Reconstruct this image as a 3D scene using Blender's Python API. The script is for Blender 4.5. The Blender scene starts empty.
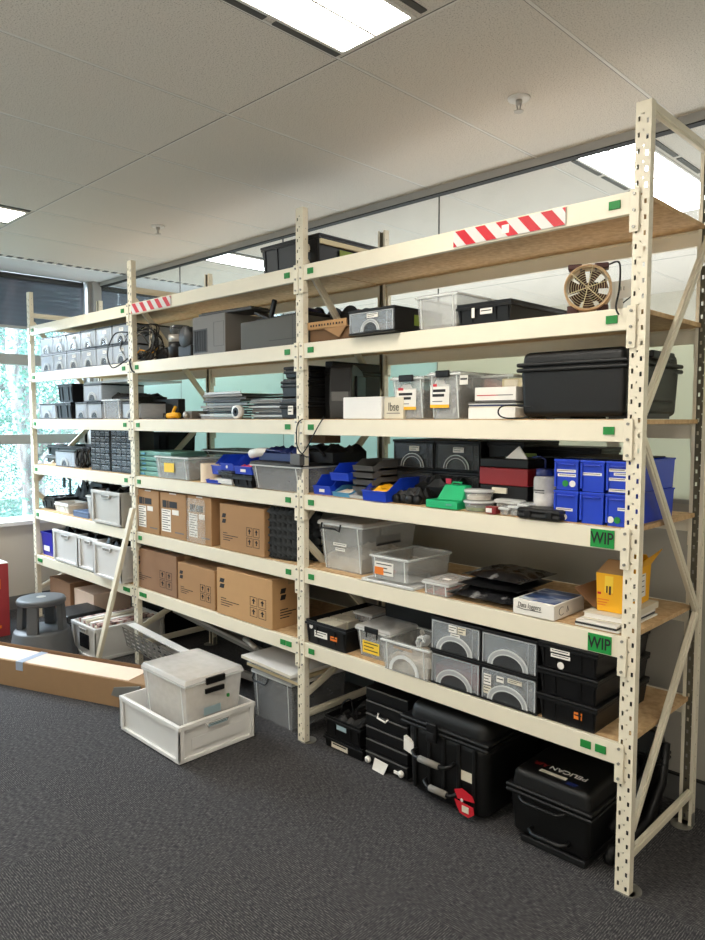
import bpy, bmesh, math, random
from mathutils import Vector, Matrix
random.seed(7)
C = bpy.context.scene.collection
# ------------------------------------------------------------------ camera
CP = Vector((2.40664, -2.11880, 1.47791))
YAW, PIT, ROL, FOC = -0.7759236, -0.0701673, 0.0011078, 716.787
FW = Vector((math.sin(YAW)*math.cos(PIT), math.cos(YAW)*math.cos(PIT), math.sin(PIT)))
RT0 = Vector((math.cos(YAW), -math.sin(YAW), 0)); UP0 = RT0.cross(FW)
RT = math.cos(ROL)*RT0+math.sin(ROL)*UP0; UP = -math.sin(ROL)*RT0+math.cos(ROL)*UP0
cd = bpy.data.cameras.new('camera'); cam = bpy.data.objects.new('camera', cd); C.objects.link(cam)
cam.matrix_world = Matrix(((RT.x, UP.x, -FW.x, CP.x), (RT.y, UP.y, -FW.y, CP.y), (RT.z, UP.z, -FW.z, CP.z), (0, 0, 0, 1)))
cd.sensor_fit = 'AUTO'; cd.sensor_width = 36; cd.lens = FOC/940*36; cd.clip_start = .05
bpy.context.scene.camera = cam
def ray(u, v): return FW+(u-352.5)/FOC*RT-(v-470)/FOC*UP
def atY(u, v, Y):                       # survey: where the sight line meets a vertical plane / a level
    d = ray(u, v); t = (Y-CP.y)/d.y; return CP+t*d
def atZ(u, v, Z):
    d = ray(u, v); t = (Z-CP.z)/d.z; return CP+t*d
def span(uL, uR, vT, Y, z0):            # left x, width and height of a face standing on z0 in the plane Y
    a = atY(uL, vT, Y); b = atY(uR, vT, Y)
    return a.x, b.x-a.x, a.z-z0
# ------------------------------------------------------------------ materials
def srgb(c):
    f = lambda v: v/12.92 if v <= .04045 else ((v+.055)/1.055)**2.4
    return (f(c[0]/255), f(c[1]/255), f(c[2]/255), 1)
def nodes(name):
    m = bpy.data.materials.new(name); m.use_nodes = True; nt = m.node_tree
    return m, nt, nt.nodes['Principled BSDF'], nt.nodes['Material Output']
def mat(name, c, rough=.5, metal=0, var=.06, scale=18, bump=0, bscale=200, spec=.5):
    m, nt, p, o = nodes(name); c = srgb(c)
    tc = nt.nodes.new('ShaderNodeTexCoord'); n = nt.nodes.new('ShaderNodeTexNoise'); n.inputs['Scale'].default_value = scale
    n.inputs['Detail'].default_value = 3
    nt.links.new(tc.outputs['Object'], n.inputs['Vector'])
    mx = nt.nodes.new('ShaderNodeMix'); mx.data_type = 'RGBA'
    mx.inputs[6].default_value = (c[0]*(1-var), c[1]*(1-var), c[2]*(1-var), 1)
    mx.inputs[7].default_value = (min(1, c[0]*(1+var)), min(1, c[1]*(1+var)), min(1, c[2]*(1+var)), 1)
    nt.links.new(n.outputs['Fac'], mx.inputs[0]); nt.links.new(mx.outputs[2], p.inputs['Base Color'])
    p.inputs['Roughness'].default_value = rough; p.inputs['Metallic'].default_value = metal
    p.inputs['Specular IOR Level'].default_value = spec
    if bump:
        b = nt.nodes.new('ShaderNodeTexNoise'); b.inputs['Scale'].default_value = bscale
        nt.links.new(tc.outputs['Object'], b.inputs['Vector'])
        bp = nt.nodes.new('ShaderNodeBump'); bp.inputs['Strength'].default_value = bump; bp.inputs['Distance'].default_value = .002
        nt.links.new(b.outputs['Fac'], bp.inputs['Height']); nt.links.new(bp.outputs[0], p.inputs['Normal'])
    return m
def clear(name, c, op=.35, rough=.18):
    m, nt, p, o = nodes(name); p.inputs['Base Color'].default_value = srgb(c); p.inputs['Roughness'].default_value = rough
    n = nt.nodes.new('ShaderNodeTexNoise'); n.inputs['Scale'].default_value = 9
    mr = nt.nodes.new('ShaderNodeMapRange'); mr.inputs['To Min'].default_value = max(0, op-.06); mr.inputs['To Max'].default_value = op+.06
    nt.links.new(n.outputs['Fac'], mr.inputs['Value'])
    t = nt.nodes.new('ShaderNodeBsdfTransparent'); mx = nt.nodes.new('ShaderNodeMixShader')
    nt.links.new(mr.outputs[0], mx.inputs[0]); nt.links.new(t.outputs[0], mx.inputs[1]); nt.links.new(p.outputs[0], mx.inputs[2])
    nt.links.new(mx.outputs[0], o.inputs['Surface']); return m
def emis(name, c, s):
    m, nt, p, o = nodes(name); e = nt.nodes.new('ShaderNodeEmission'); e.inputs[0].default_value = srgb(c); e.inputs[1].default_value = s
    nt.links.new(e.outputs[0], o.inputs['Surface']); return m
def ramp_mat(name, stops, scale=30, rough=.8, detail=2, coord='Object', sc=(1, 1, 1)):
    m, nt, p, o = nodes(name); tc = nt.nodes.new('ShaderNodeTexCoord'); mp = nt.nodes.new('ShaderNodeMapping'); mp.inputs['Scale'].default_value = sc
    n = nt.nodes.new('ShaderNodeTexNoise'); n.inputs['Scale'].default_value = scale; n.inputs['Detail'].default_value = detail
    r = nt.nodes.new('ShaderNodeValToRGB'); el = r.color_ramp.elements
    while len(el) < len(stops): el.new(.5)
    for e, (pos, c) in zip(el, stops): e.position = pos; e.color = srgb(c)
    nt.links.new(tc.outputs[coord], mp.inputs[0]); nt.links.new(mp.outputs[0], n.inputs['Vector'])
    nt.links.new(n.outputs['Fac'], r.inputs[0]); nt.links.new(r.outputs[0], p.inputs['Base Color']); p.inputs['Roughness'].default_value = rough
    return m
M = {}
M['cream'] = mat('cream_paint', (231, 223, 201), .42, var=.03)
M['brace'] = mat('brace_paint', (222, 214, 192), .4, var=.04)
M['zinc'] = mat('zinc_plate', (150, 148, 140), .4, .6)
M['board'] = ramp_mat('particle_board', [(.3, (184, 150, 108)), (.55, (202, 168, 124)), (.75, (214, 184, 142))], 45, .85, 4)
M['green'] = mat('green_tape', (22, 128, 52), .6, var=.12, scale=60)
M['greenpaper'] = mat('green_paper', (12, 142, 58), .6)
M['red'] = mat('red_tape', (196, 30, 44), .5)
M['redcase'] = mat('red_plastic', (128, 22, 26), .45)
M['pinkred'] = mat('pink_red_tray', (205, 50, 78), .5)
M['white'] = mat('white_plastic', (226, 224, 220), .4, var=.03)
M['crate'] = mat('crate_plastic', (214, 212, 208), .42, var=.03)
M['greycrate'] = mat('grey_crate_plastic', (186, 183, 176), .45, var=.03)
M['paper'] = mat('white_paper', (232, 228, 220), .8, var=.03)
M['offpaper'] = mat('cream_paper', (214, 206, 186), .8)
M['ink'] = mat('black_ink', (24, 22, 22), .7)
M['grey_ink'] = mat('grey_ink', (110, 106, 104), .7)
M['black'] = mat('black_plastic', (14, 14, 15), .42, var=.15, spec=.35)
M['black2'] = mat('black_matte', (10, 10, 11), .6, var=.2)
M['rugged'] = mat('rugged_black_plastic', (12, 12, 12), .42, bump=.4, bscale=500, spec=.4)
M['dark'] = mat('dark_grey_plastic', (48, 48, 48), .5)
M['grey'] = mat('mid_grey_plastic', (88, 87, 85), .5)
M['pcgrey'] = mat('warm_grey_casing', (110, 106, 100), .5)
M['olivegrey'] = mat('olive_grey_casing', (70, 68, 60), .55)
M['clearpale'] = clear('pale_clear_plastic', (206, 214, 224), .55, .15)
M['redcab'] = mat('dusty_red_paint', (158, 52, 56), .5)
M['wraplabel'] = mat('pale_blue_grey_label', (150, 172, 178), .6)
M['glossfilm'] = clear('crinkled_wrap', (236, 232, 222), .3, .08)
M['greybrowncard'] = mat('greyish_cardboard', (150, 118, 84), .85)
M['stool'] = mat('stool_grey_plastic', (74, 76, 79), .5, bump=.3, bscale=120)
M['rubber'] = mat('rubber_grey', (122, 118, 110), .7)
M['blue'] = mat('blue_plastic', (22, 62, 190), .38, var=.06)
M['navy'] = mat('dark_blue_plastic', (18, 34, 90), .45)
M['deepblue'] = mat('deep_blue_plastic', (22, 22, 160), .45)
M['cyan'] = mat('pale_blue_plastic', (80, 150, 190), .4)
M['teal'] = mat('teal_plastic', (108, 158, 146), .45)
M['emerald'] = mat('emerald_plastic', (20, 170, 108), .4)
M['card'] = mat('cardboard', (162, 124, 84), .85, var=.07, scale=12)
M['card2'] = mat('brown_cardboard', (140, 106, 78), .85, var=.1, scale=10)
M['card3'] = mat('pale_cardboard', (184, 144, 98), .85, var=.07)
M['pinkcard'] = mat('pale_cardboard_top', (232, 206, 184), .8)
M['brownin'] = mat('cardboard_inside', (112, 84, 58), .9)
M['packtape'] = clear('packing_tape', (214, 184, 140), .5, .15)
M['silver'] = mat('brushed_metal', (176, 170, 162), .4, .5, scale=60)
M['alu'] = mat('aluminium_sheet', (128, 124, 118), .5, .2)
M['ducttape'] = mat('grey_duct_tape', (112, 112, 108), .45)
M['yellow'] = mat('yellow_card', (240, 176, 18), .6)
M['orange'] = mat('orange_print', (226, 120, 30), .6)
M['orangeplastic'] = mat('orange_plastic', (206, 92, 42), .5)
M['yellowlab'] = mat('yellow_label', (246, 206, 60), .6)
M['lime'] = mat('lime_label', (120, 140, 42), .6)
M['foam'] = mat('charcoal_foam', (52, 55, 57), .95)
M['fanring'] = mat('beige_fan_housing', (196, 164, 126), .45)
M['fanblade'] = mat('brown_fan_blade', (66, 34, 30), .5)
M['wood'] = mat('pale_wood_board', (214, 196, 156), .6)
M['beige'] = mat('beige_plastic', (198, 186, 150), .5)
M['print'] = ramp_mat('magazine_print', [(.35, (60, 44, 44)), (.5, (190, 150, 140)), (.65, (226, 220, 212))], 25, .5)
M['bluprint'] = ramp_mat('blue_glossy_print', [(.35, (22, 26, 44)), (.5, (60, 92, 150)), (.68, (190, 196, 200))], 9, .3, sc=(1, 4, 1))
M['film'] = ramp_mat('shiny_black_film', [(.4, (16, 16, 17)), (.62, (40, 40, 42)), (.75, (150, 148, 146))], 14, .18, 5)
M['skin_tan'] = mat('rolled_paper', (226, 206, 180), .8)
M['clear'] = clear('clear_plastic', (206, 208, 206), .34)
M['clearlid'] = clear('clear_lid_plastic', (232, 230, 226), .42)
M['clearfront'] = clear('clear_drawer_plastic', (192, 200, 206), .30, .12)
M['arc'] = clear('moulded_handle_plastic', (214, 217, 218), .42, .3)
M['cleargrey'] = clear('smoky_clear_plastic', (170, 172, 174), .45)
M['clearhi'] = clear('thick_clear_edge', (236, 238, 236), .62, .25)
M['clearblack'] = clear('dark_clear_plastic', (70, 72, 74), .55)
M['stuffing'] = ramp_mat('jumbled_contents', [(.35, (40, 38, 38)), (.48, (120, 108, 96)), (.58, (70, 66, 66)), (.7, (190, 184, 174))], 34, .7, 4)
M['palestuff'] = ramp_mat('pale_contents', [(.3, (190, 170, 146)), (.6, (232, 220, 200))], 16, .8, 3)
M['louvre'] = mat('light_fitting_frame', (214, 212, 206), .4)
M['slot'] = mat('dark_air_slot', (66, 66, 64), .6)
M['frame'] = mat('grey_aluminium_frame', (158, 158, 155), .5)
M['darkgap'] = mat('dark_gasket', (26, 26, 26), .7)
M['pale'] = mat('painted_wall', (206, 200, 186), .8, var=.02, scale=3)
M['skirt'] = mat('grey_skirting', (104, 104, 102), .6)
# ------------------------------------------------------------------ mesh helpers
class MB:
    def __init__(s): s.v = []; s.f = []
    def quadbox(s, b, t):               # b, t: four corners each, anticlockwise from above
        n = len(s.v); s.v += [tuple(p) for p in b]+[tuple(p) for p in t]
        s.f += [(n+3, n+2, n+1, n), (n+4, n+5, n+6, n+7)]
        for i in range(4): j = (i+1) % 4; s.f.append((n+i, n+j, n+4+j, n+4+i))
        return s
    def box(s, x0, y0, z0, x1, y1, z1, i=0, ty=0):   # i: inset of the bottom
        return s.quadbox([(x0+i, y0+i, z0), (x1-i, y0+i, z0), (x1-i, y1-i, z0), (x0+i, y1-i, z0)],
                         [(x0, y0, z1), (x1, y0, z1), (x1, y1, z1), (x0, y1, z1)])
    def prism(s, pts, ax, a, b):        # polygon in the two other axes, extruded on ax
        n = len(s.v); k = len(pts)
        def mk(p, w): return (w, p[0], p[1]) if ax == 'x' else ((p[0], w, p[1]) if ax == 'y' else (p[0], p[1], w))
        s.v += [mk(p, a) for p in pts]+[mk(p, b) for p in pts]
        s.f += [tuple(range(n+k-1, n-1, -1)), tuple(range(n+k, n+2*k))]
        for i in range(k): j = (i+1) % k; s.f.append((n+i, n+j, n+k+j, n+k+i))
        return s
    def lathe(s, prof, c=(0, 0, 0), ax='z', n=24, caps=True):   # prof: (radius, height)
        b = len(s.v)
        for r, h in prof:
            for i in range(n):
                a = 2*math.pi*i/n; p = (r*math.cos(a), r*math.sin(a))
                q = (p[0], p[1], h) if ax == 'z' else ((p[0], h, p[1]) if ax == 'y' else (h, p[0], p[1]))
                s.v.append((q[0]+c[0], q[1]+c[1], q[2]+c[2]))
        for k in range(len(prof)-1):
            for i in range(n):
                j = (i+1) % n; s.f.append((b+k*n+i, b+k*n+j, b+(k+1)*n+j, b+(k+1)*n+i))
        if caps:
            s.f.append(tuple(range(b+n-1, b-1, -1))); e = b+(len(prof)-1)*n; s.f.append(tuple(range(e, e+n)))
        return s
    def cyl(s, r, a, b, n=12):          # between two points
        return s.tube([a, b], r, n)
    def tube(s, pts, r, n=8, closed=False):
        pts = [Vector(p) for p in pts]; b = len(s.v); m = len(pts); up = None
        for k, p in enumerate(pts):
            if closed: t = pts[(k+1) % m]-pts[k-1]
            else: t = (pts[min(k+1, m-1)]-pts[max(k-1, 0)])
            t.normalize()
            if up is None: up = Vector((0, 0, 1)) if abs(t.z) < .9 else Vector((1, 0, 0))
            x = t.cross(up); x.normalize(); y = x.cross(t); up = y
            for i in range(n):
                a = 2*math.pi*i/n; q = p+r*(math.cos(a)*x+math.sin(a)*y); s.v.append(tuple(q))
        for k in range(m if closed else m-1):
            k2 = (k+1) % m
            for i in range(n):
                j = (i+1) % n; s.f.append((b+k*n+i, b+k*n+j, b+k2*n+j, b+k2*n+i))
        if not closed: s.f.append(tuple(range(b+n-1, b-1, -1))); e = b+(m-1)*n; s.f.append(tuple(range(e, e+n)))
        return s
    def tub(s, w, d, h, t=.003, i=.01, z0=0, x0=0, y0=0):   # open container with real wall thickness
        def ring(ins, z): return [(x0+ins, y0+ins, z), (x0+w-ins, y0+ins, z), (x0+w-ins, y0+d-ins, z), (x0+ins, y0+d-ins, z)]
        n = len(s.v)
        s.v += ring(i, z0)+ring(0, z0+h)+ring(t, z0+h)+ring(i+t, z0+t)
        s.f.append((n+3, n+2, n+1, n))
        for k in range(3):
            for a in range(4):
                b = (a+1) % 4; s.f.append((n+4*k+a, n+4*k+b, n+4*k+4+b, n+4*k+4+a))
        s.f.append((n+12, n+13, n+14, n+15)); return s
    def collar(s, x0, y0, z0, x1, y1, z1, t):    # a rectangular band
        s.box(x0, y0, z0, x1, y0+t, z1); s.box(x0, y1-t, z0, x1, y1, z1)
        s.box(x0, y0+t, z0, x0+t, y1-t, z1); s.box(x1-t, y0+t, z0, x1, y1-t, z1); return s
    def arch(s, cx, y, z, r, w, n=10, ry=None):  # flat arched band in the x-z plane, w wide, standing out from y
        ry = ry or r; th = .004
        for k in range(n):
            a0 = math.pi*k/n; a1 = math.pi*(k+1)/n
            P = lambda a, q: (cx-(r+q)*math.cos(a), z+(ry+q)*math.sin(a))
            s.prism([P(a0, 0), P(a1, 0), P(a1, w), P(a0, w)], 'y', y-th, y)
        return s
    def build(s, name, m, parent=None, bevel=0, smooth=False, seg=2, recalc=True):
        me = bpy.data.meshes.new(name); me.from_pydata(s.v, [], s.f); me.update()
        if recalc: bm = bmesh.new(); bm.from_mesh(me); bmesh.ops.recalc_face_normals(bm, faces=bm.faces); bm.to_mesh(me); bm.free()
        me.materials.append(M[m] if isinstance(m, str) else m)
        o = bpy.data.objects.new(name, me); C.objects.link(o)
        if smooth:
            for p in me.polygons: p.use_smooth = True
        if bevel:
            b = o.modifiers.new('bevel', 'BEVEL'); b.width = bevel; b.segments = seg; b.limit_method = 'ANGLE'; b.angle_limit = .6
            if not smooth:
                for p in me.polygons: p.use_smooth = True
            w = o.modifiers.new('wn', 'WEIGHTED_NORMAL'); w.keep_sharp = False
        if parent: o.parent = parent
        return o
def thing(name, label, cat, loc, rz=0, group=None, rx=0, ry=0):
    o = bpy.data.objects.new(name, None); C.objects.link(o); o.empty_display_size = .05
    o.location = loc; o.rotation_euler = (rx, ry, rz); o['label'] = label; o['category'] = cat
    if group: o['group'] = group
    return o
def tag(o, label, cat, group=None, kind=None):
    o['label'] = label; o['category'] = cat
    if group: o['group'] = group
    if kind: o['kind'] = kind
    return o
def struct(o, label=None):
    o['kind'] = 'structure'
    if label: o['label'] = label
    return o
def dup(src, parent=None, loc=None, rot=None, label=None):
    o = src.copy(); C.objects.link(o)
    if parent: o.parent = parent
    if loc is not None: o.location = loc
    if rot is not None: o.rotation_euler = rot
    if label: o['label'] = label
    for ch in list(src.children): dup(ch, o)
    return o
def text(name, s, size, m, parent, loc, rot=(math.pi/2, 0, 0), sx=1, ext=.0004, align='CENTER', shear=0, off=.012):
    c = bpy.data.curves.new(name, 'FONT'); c.body = s; c.size = size; c.align_x = align; c.align_y = 'CENTER'; c.extrude = ext
    c.offset = size*off; c.shear = shear
    t = bpy.data.objects.new(name+'_curve', c); C.objects.link(t); bpy.context.view_layer.update()
    me = bpy.data.meshes.new_from_object(t.evaluated_get(bpy.context.evaluated_depsgraph_get()))
    bpy.data.objects.remove(t); bpy.data.curves.remove(c)
    me.materials.clear(); me.materials.append(M[m]); o = bpy.data.objects.new(name, me); C.objects.link(o)
    o.parent = parent; o.location = loc; o.rotation_euler = rot; o.scale = (sx, 1, 1); return o
def fdecal(parent, x, z, w, h, m='paper', y=0, name='label', lines=0, ink='ink', lab=None):   # sticker on a front face
    o = MB().box(x, y-.0012, z, x+w, y-.0002, z+h).build(name, m, parent)
    if lab: o['label'] = lab
    if lines:
        mb = MB()
        for k in range(lines):
            zz = z+h*(1-(k+.75)/(lines+.5)); ww = w*(.84 if k % 2 == 0 else .6)
            mb.box(x+w*.08, y-.0016, zz, x+w*.08+ww, y-.0011, zz+h*.28/(lines+.5))
        mb.build('printed_lines', ink, o)
    return o
def sdecal(parent, x, y, z, d, h, m='paper', name='label', lines=0, ink='ink'):    # sticker on a right-hand side face
    o = MB().box(x+.0002, y, z, x+.0012, y+d, z+h).build(name, m, parent)
    if lines:
        mb = MB()
        for k in range(lines):
            zz = z+h*(1-(k+.75)/(lines+.5)); mb.box(x+.0011, y+d*.08, zz, x+.0016, y+d*(.9 if k % 2 == 0 else .7), zz+h*.3/(lines+.5))
        mb.build('printed_lines', ink, o)
    return o
def disc(parent, x, z, r, m, y=0, name='dot_sticker'):
    return MB().lathe([(r, y-.0018), (r, y-.0004)], (x, 0, z), 'y', 18).build(name, m, parent)
# ------------------------------------------------------------------ the room
HC = 2.60; WX = -3.35; WY = .70
mc = bpy.data.materials.new('carpet_tiles'); mc.use_nodes = True; nt = mc.node_tree; p = nt.nodes['Principled BSDF']
def N(t, **k):
    n = nt.nodes.new(t)
    for a, b in k.items(): setattr(n, a, b)
    return n
tc = N('ShaderNodeTexCoord'); L = nt.links.new
chk = N('ShaderNodeTexChecker'); chk.inputs['Scale'].default_value = 2.0; L(tc.outputs['Object'], chk.inputs['Vector'])
ws = []
for ax, sc in (('X', (330, 60, 1)), ('Y', (60, 330, 1))):
    mp = N('ShaderNodeMapping'); mp.inputs['Scale'].default_value = sc; L(tc.outputs['Object'], mp.inputs[0])
    n = N('ShaderNodeTexNoise'); n.inputs['Scale'].default_value = 1; n.inputs['Detail'].default_value = 2; L(mp.outputs[0], n.inputs['Vector'])
    w = N('ShaderNodeTexWave', bands_direction=ax); w.inputs['Scale'].default_value = 44; w.inputs['Distortion'].default_value = .6; w.inputs['Detail Scale'].default_value = 8
    L(tc.outputs['Object'], w.inputs['Vector'])
    mu = N('ShaderNodeMath', operation='MULTIPLY_ADD'); L(w.outputs['Fac'], mu.inputs[0]); mu.inputs[1].default_value = .22; L(n.outputs['Fac'], mu.inputs[2]); ws.append(mu)
mx = N('ShaderNodeMix'); mx.data_type = 'FLOAT'; L(chk.outputs['Fac'], mx.inputs[0]); L(ws[0].outputs[0], mx.inputs[2]); L(ws[1].outputs[0], mx.inputs[3])
r = N('ShaderNodeValToRGB'); e = r.color_ramp.elements; e[0].position = .36; e[0].color = srgb((40, 40, 43)); e[1].position = .9; e[1].color = srgb((112, 110, 108)); q = e.new(.62); q.color = srgb((62, 61, 63))
L(mx.outputs[0], r.inputs[0]); L(r.outputs[0], p.inputs['Base Color']); p.inputs['Roughness'].default_value = .95; p.inputs['Specular IOR Level'].default_value = .15
bp = N('ShaderNodeBump'); bp.inputs['Strength'].default_value = .5; bp.inputs['Distance'].default_value = .003; L(mx.outputs[0], bp.inputs['Height']); L(bp.outputs[0], p.inputs['Normal'])
M['carpet'] = mc
M['tile'] = ramp_mat('speckled_ceiling_tile', [(.33, (160, 154, 145)), (.42, (208, 202, 192)), (.6, (216, 211, 202))], 230, .95, 2)
M['ceil2'] = mat('smooth_ceiling', (206, 206, 206), .8, var=.02)
struct(MB().box(WX, -4.6, -.05, 5.2, 4.4, 0).build('floor', 'carpet'))
struct(MB().box(-2.84, -4.6, HC, 5.2, 4.4, HC+.05).build('ceiling', 'tile'))
struct(MB().box(WX, -4.6, HC-.002, -2.86, 4.4, HC+.05).build('trim_1', 'ceil2'), 'smooth ceiling margin along the window wall')
tn = [2]
def trim(mb, m, lab=None):
    o = struct(mb.build('trim_%d' % tn[0], m), lab); tn[0] += 1; return o
XL = [.17+.5835*k for k in range(-5, 8)]
mb = MB(); md = MB()
for x in XL: mb.box(x-.0055, -4.6, HC-.0015, x+.0055, 4.4, HC+.01); md.box(x-.0075, -4.6, HC-.0012, x-.0055, 4.4, HC+.01)
for y in (-4.03, -2.85, -1.67, -.49, 1.87, 3.05): mb.box(-2.84, y-.004, HC-.001, 5.2, y+.004, HC+.01); md.box(-2.84, y-.006, HC-.0012, 5.2, y-.004, HC+.01)
trim(mb, 'louvre', 'pale ceiling grid bars'); trim(md, 'slot', 'shadow gaps of the ceiling grid')
mb = MB()
for k in range(62):
    y = -1.6+k*.07; mb.box(-2.83, y, HC-.003, -2.79, y+.036, HC+.004)
trim(mb, 'slot', 'row of short air slots near the window')
# walls
struct(MB().box(5.2, -4.6, 0, 5.3, 4.4, HC).build('wall_right', 'pale'))
struct(MB().box(WX, -4.7, 0, 5.2, -4.6, HC).build('wall_front', 'pale'))
struct(MB().box(WX-.1, 4.4, 0, 5.3, 4.5, HC).build('wall_back', 'pale'))
M['lowwall'] = mat('grey_painted_wall', (176, 172, 162), .8, var=.02, scale=3)
struct(MB().box(WX+.02, WY, 0, 5.2, WY+.09, 1.17).build('wall_middle', 'lowwall'))
struct(MB().box(WX+.02, WY-.012, 0, 5.2, WY, .1).build('baseboard_middle', 'skirt'))
trim(MB().box(WX+.02, WY-.014, .1, 5.2, WY, .108), 'darkgap', 'dark line above the skirting')
for key_, ca_, cb_ in (('frost_windowlit', (226, 243, 240), (226, 250, 247)), ('frostpale', (228, 230, 216), (240, 243, 230))):  # left panes' film tinted teal to stand in for reflected window light
    m_, nt_, p_, o_ = nodes(key_+'_film'); p_.inputs['Base Color'].default_value = srgb(ca_); p_.inputs['Roughness'].default_value = .3
    tl_ = nt_.nodes.new('ShaderNodeBsdfTranslucent'); tl_.inputs[0].default_value = srgb(cb_); mx_ = nt_.nodes.new('ShaderNodeMixShader'); mx_.inputs[0].default_value = .5
    nt_.links.new(p_.outputs[0], mx_.inputs[1]); nt_.links.new(tl_.outputs[0], mx_.inputs[2]); nt_.links.new(mx_.outputs[0], o_.inputs['Surface']); M[key_] = m_
M['glass'] = clear('partition_glass', (190, 205, 200), .05, .02)
M['winglass'] = clear('tinted_window_glass', (150, 210, 215), .16, .02)
jx = [WX+.05, -2.12, -.98, .2, 1.64, 2.8, 3.96, 5.2]
for k in range(len(jx)-1):
    w = struct(MB().box(jx[k]+.0015, WY+.028, 1.84, jx[k+1]-.0015, WY+.034, 2.57).build('window_%d' % (k+1), 'glass'), 'clear glass pane of the partition above the racking')
    MB().box(jx[k]+.0015, WY+.028, 1.17, jx[k+1]-.0015, WY+.036, 1.84).build('frosted_pane', 'frost_windowlit' if k < 3 else 'frostpale', w)
    MB().box(jx[k+1]-.0015, WY+.028, 1.17, jx[k+1]+.0015, WY+.036, 2.57).build('glass_joint', 'slot', w)
trim(MB().box(WX+.02, WY-.012, 2.566, 5.2, WY+.036, HC), 'frame', 'grey head channel of the glass partition')
trim(MB().box(WX+.02, WY-.010, 2.5615, 5.2, WY+.03, 2.566), 'darkgap', 'dark gasket below the head channel')
trim(MB().box(WX+.02, WY-.005, 1.16, 5.2, WY+.06, 1.175), 'frame', 'sill channel of the glass partition')
# window wall
struct(MB().box(WX-.25, -4.6, 0, WX, 4.4, .66).build('wall_left', 'pale'))
struct(MB().box(WX, -4.6, 0, WX+.012, WY, .1).build('baseboard_left', 'skirt'))
trim(MB().box(WX-.25, -4.6, .66, WX+.07, 4.4, .69), 'white', 'white window sill')
wl = struct(MB().box(WX-.06, -4.6, .69, WX-.05, 4.4, HC).build('window_9', 'winglass'), 'tinted exterior window')
MB().box(WX-.09, -4.6, 1.285, WX-.01, 4.4, 1.36).box(WX-.09, -4.6, 1.9, WX-.01, 4.4, 1.98).box(WX-.09, -4.6, 2.57, WX-.01, 4.4, HC).build('window_frame', 'frame', wl)
for y in (-3.6, -2.0, -.62, .58, 2.0, 3.4): MB().box(WX-.09, y, .69, WX-.01, y+.05, HC).build('window_mullion', 'frame', wl)
trim(MB().box(WX-.02, .6, 0, WX+.06, .7, HC).box(WX+.06, .63, .69, WX+.1, .70, HC), 'frame', 'corner post where partition meets window wall')
mbl = bpy.data.materials.new('mesh_blind'); mbl.use_nodes = True; nt = mbl.node_tree; p = nt.nodes['Principled BSDF']; L = nt.links.new
p.inputs['Base Color'].default_value = srgb((92, 100, 116)); p.inputs['Roughness'].default_value = .8
t = N('ShaderNodeBsdfTransparent'); mxs = N('ShaderNodeMixShader'); wv = N('ShaderNodeTexWave', bands_direction='Z'); wv.inputs['Scale'].default_value = 9
wv.inputs['Distortion'].default_value = .3; tcc = N('ShaderNodeTexCoord'); L(tcc.outputs['Object'], wv.inputs['Vector'])
mr = N('ShaderNodeMapRange'); mr.inputs['To Min'].default_value = .80; mr.inputs['To Max'].default_value = .88; L(wv.outputs['Fac'], mr.inputs['Value'])
L(mr.outputs[0], mxs.inputs[0]); L(t.outputs[0], mxs.inputs[1]); L(p.outputs[0], mxs.inputs[2]); L(mxs.outputs[0], nt.nodes['Material Output'].inputs['Surface'])
M['blind'] = mbl
for k, (a, b) in enumerate(((-2.0, -.58), (-.56, .57), (.72, 1.9))):
    t = thing('roller_blind', ['dark mesh roller blind lowered over the upper window, nearer the foreground', 'dark mesh roller blind lowered over the upper window beside the glass corner', 'dark mesh roller blind seen through the glass in the next room'][k], 'blind', (WX+.03, a, 2.17))
    MB().box(0, 0, .02, .002, b-a, .38).build('fabric', 'blind', t)
    MB().cyl(.022, (0, 0, .395), (0, b-a, .395), 14).build('roller', 'dark', t, smooth=True)
    MB().box(-.006, 0, 0, .008, b-a, .022).build('bottom_rail', 'frame', t)
# lights
M['lamp'] = emis('lamp_glow', (255, 248, 236), 28.0)
M['lamp2'] = emis('lamp_glow_next_room', (250, 253, 255), 22.0)
def troffer(x0, y0, L_, label, m='lamp'):
    t = thing('ceiling_light', label, 'light', (x0, y0, HC), group='recessed office light fittings')
    W = .292
    MB().collar(0, 0, -.006, W, L_, .0, .012).box(W/2-.004, .012, -.007, W/2+.004, L_-.012, 0).build('frame', 'louvre', t)
    MB().box(.012, .012, -.003, W/2-.004, L_-.012, -.001).build('diffuser', m, t); MB().box(W/2+.004, .012, -.003, W-.012, L_-.012, -.001).build('diffuser', m, t)
    mb = MB()
    k = 0
    while .1+k*.2 < L_-.02: MB().box(.012, .1+k*.2, -.0065, W-.012, .102+k*.2, -.003).build('cross_blade', 'louvre', t); k += 1
    for sx in (-.028, W+.018):
        for k in range(4): MB().box(sx, .03+k*L_/4, -.004, sx+.022, .03+(k+.88)*L_/4, 0).build('air_slot', 'slot', t)
troffer(.785, -1.66, 1.15, 'bright ceiling light panel at the top edge, nearest the camera')
troffer(-1.93, -1.66, 1.15, 'ceiling light panel at the far left edge of the ceiling')
troffer(3.5, -1.66, 1.15, 'ceiling light panel out to the right of the racking')
for x in (-1.93, .785, 3.5): troffer(x, -4.0, 1.15, {-1.93: 'rear ceiling light panel, left of three', .785: 'rear ceiling light panel, middle of three', 3.5: 'rear ceiling light panel, right of three'}[x])
troffer(.87, .80, 1.15, 'ceiling light panel seen through the glass beside the end post', 'lamp2')
troffer(-1.93, .80, 1.15, 'ceiling light panel seen through the glass above the middle bay', 'lamp2')
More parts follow.
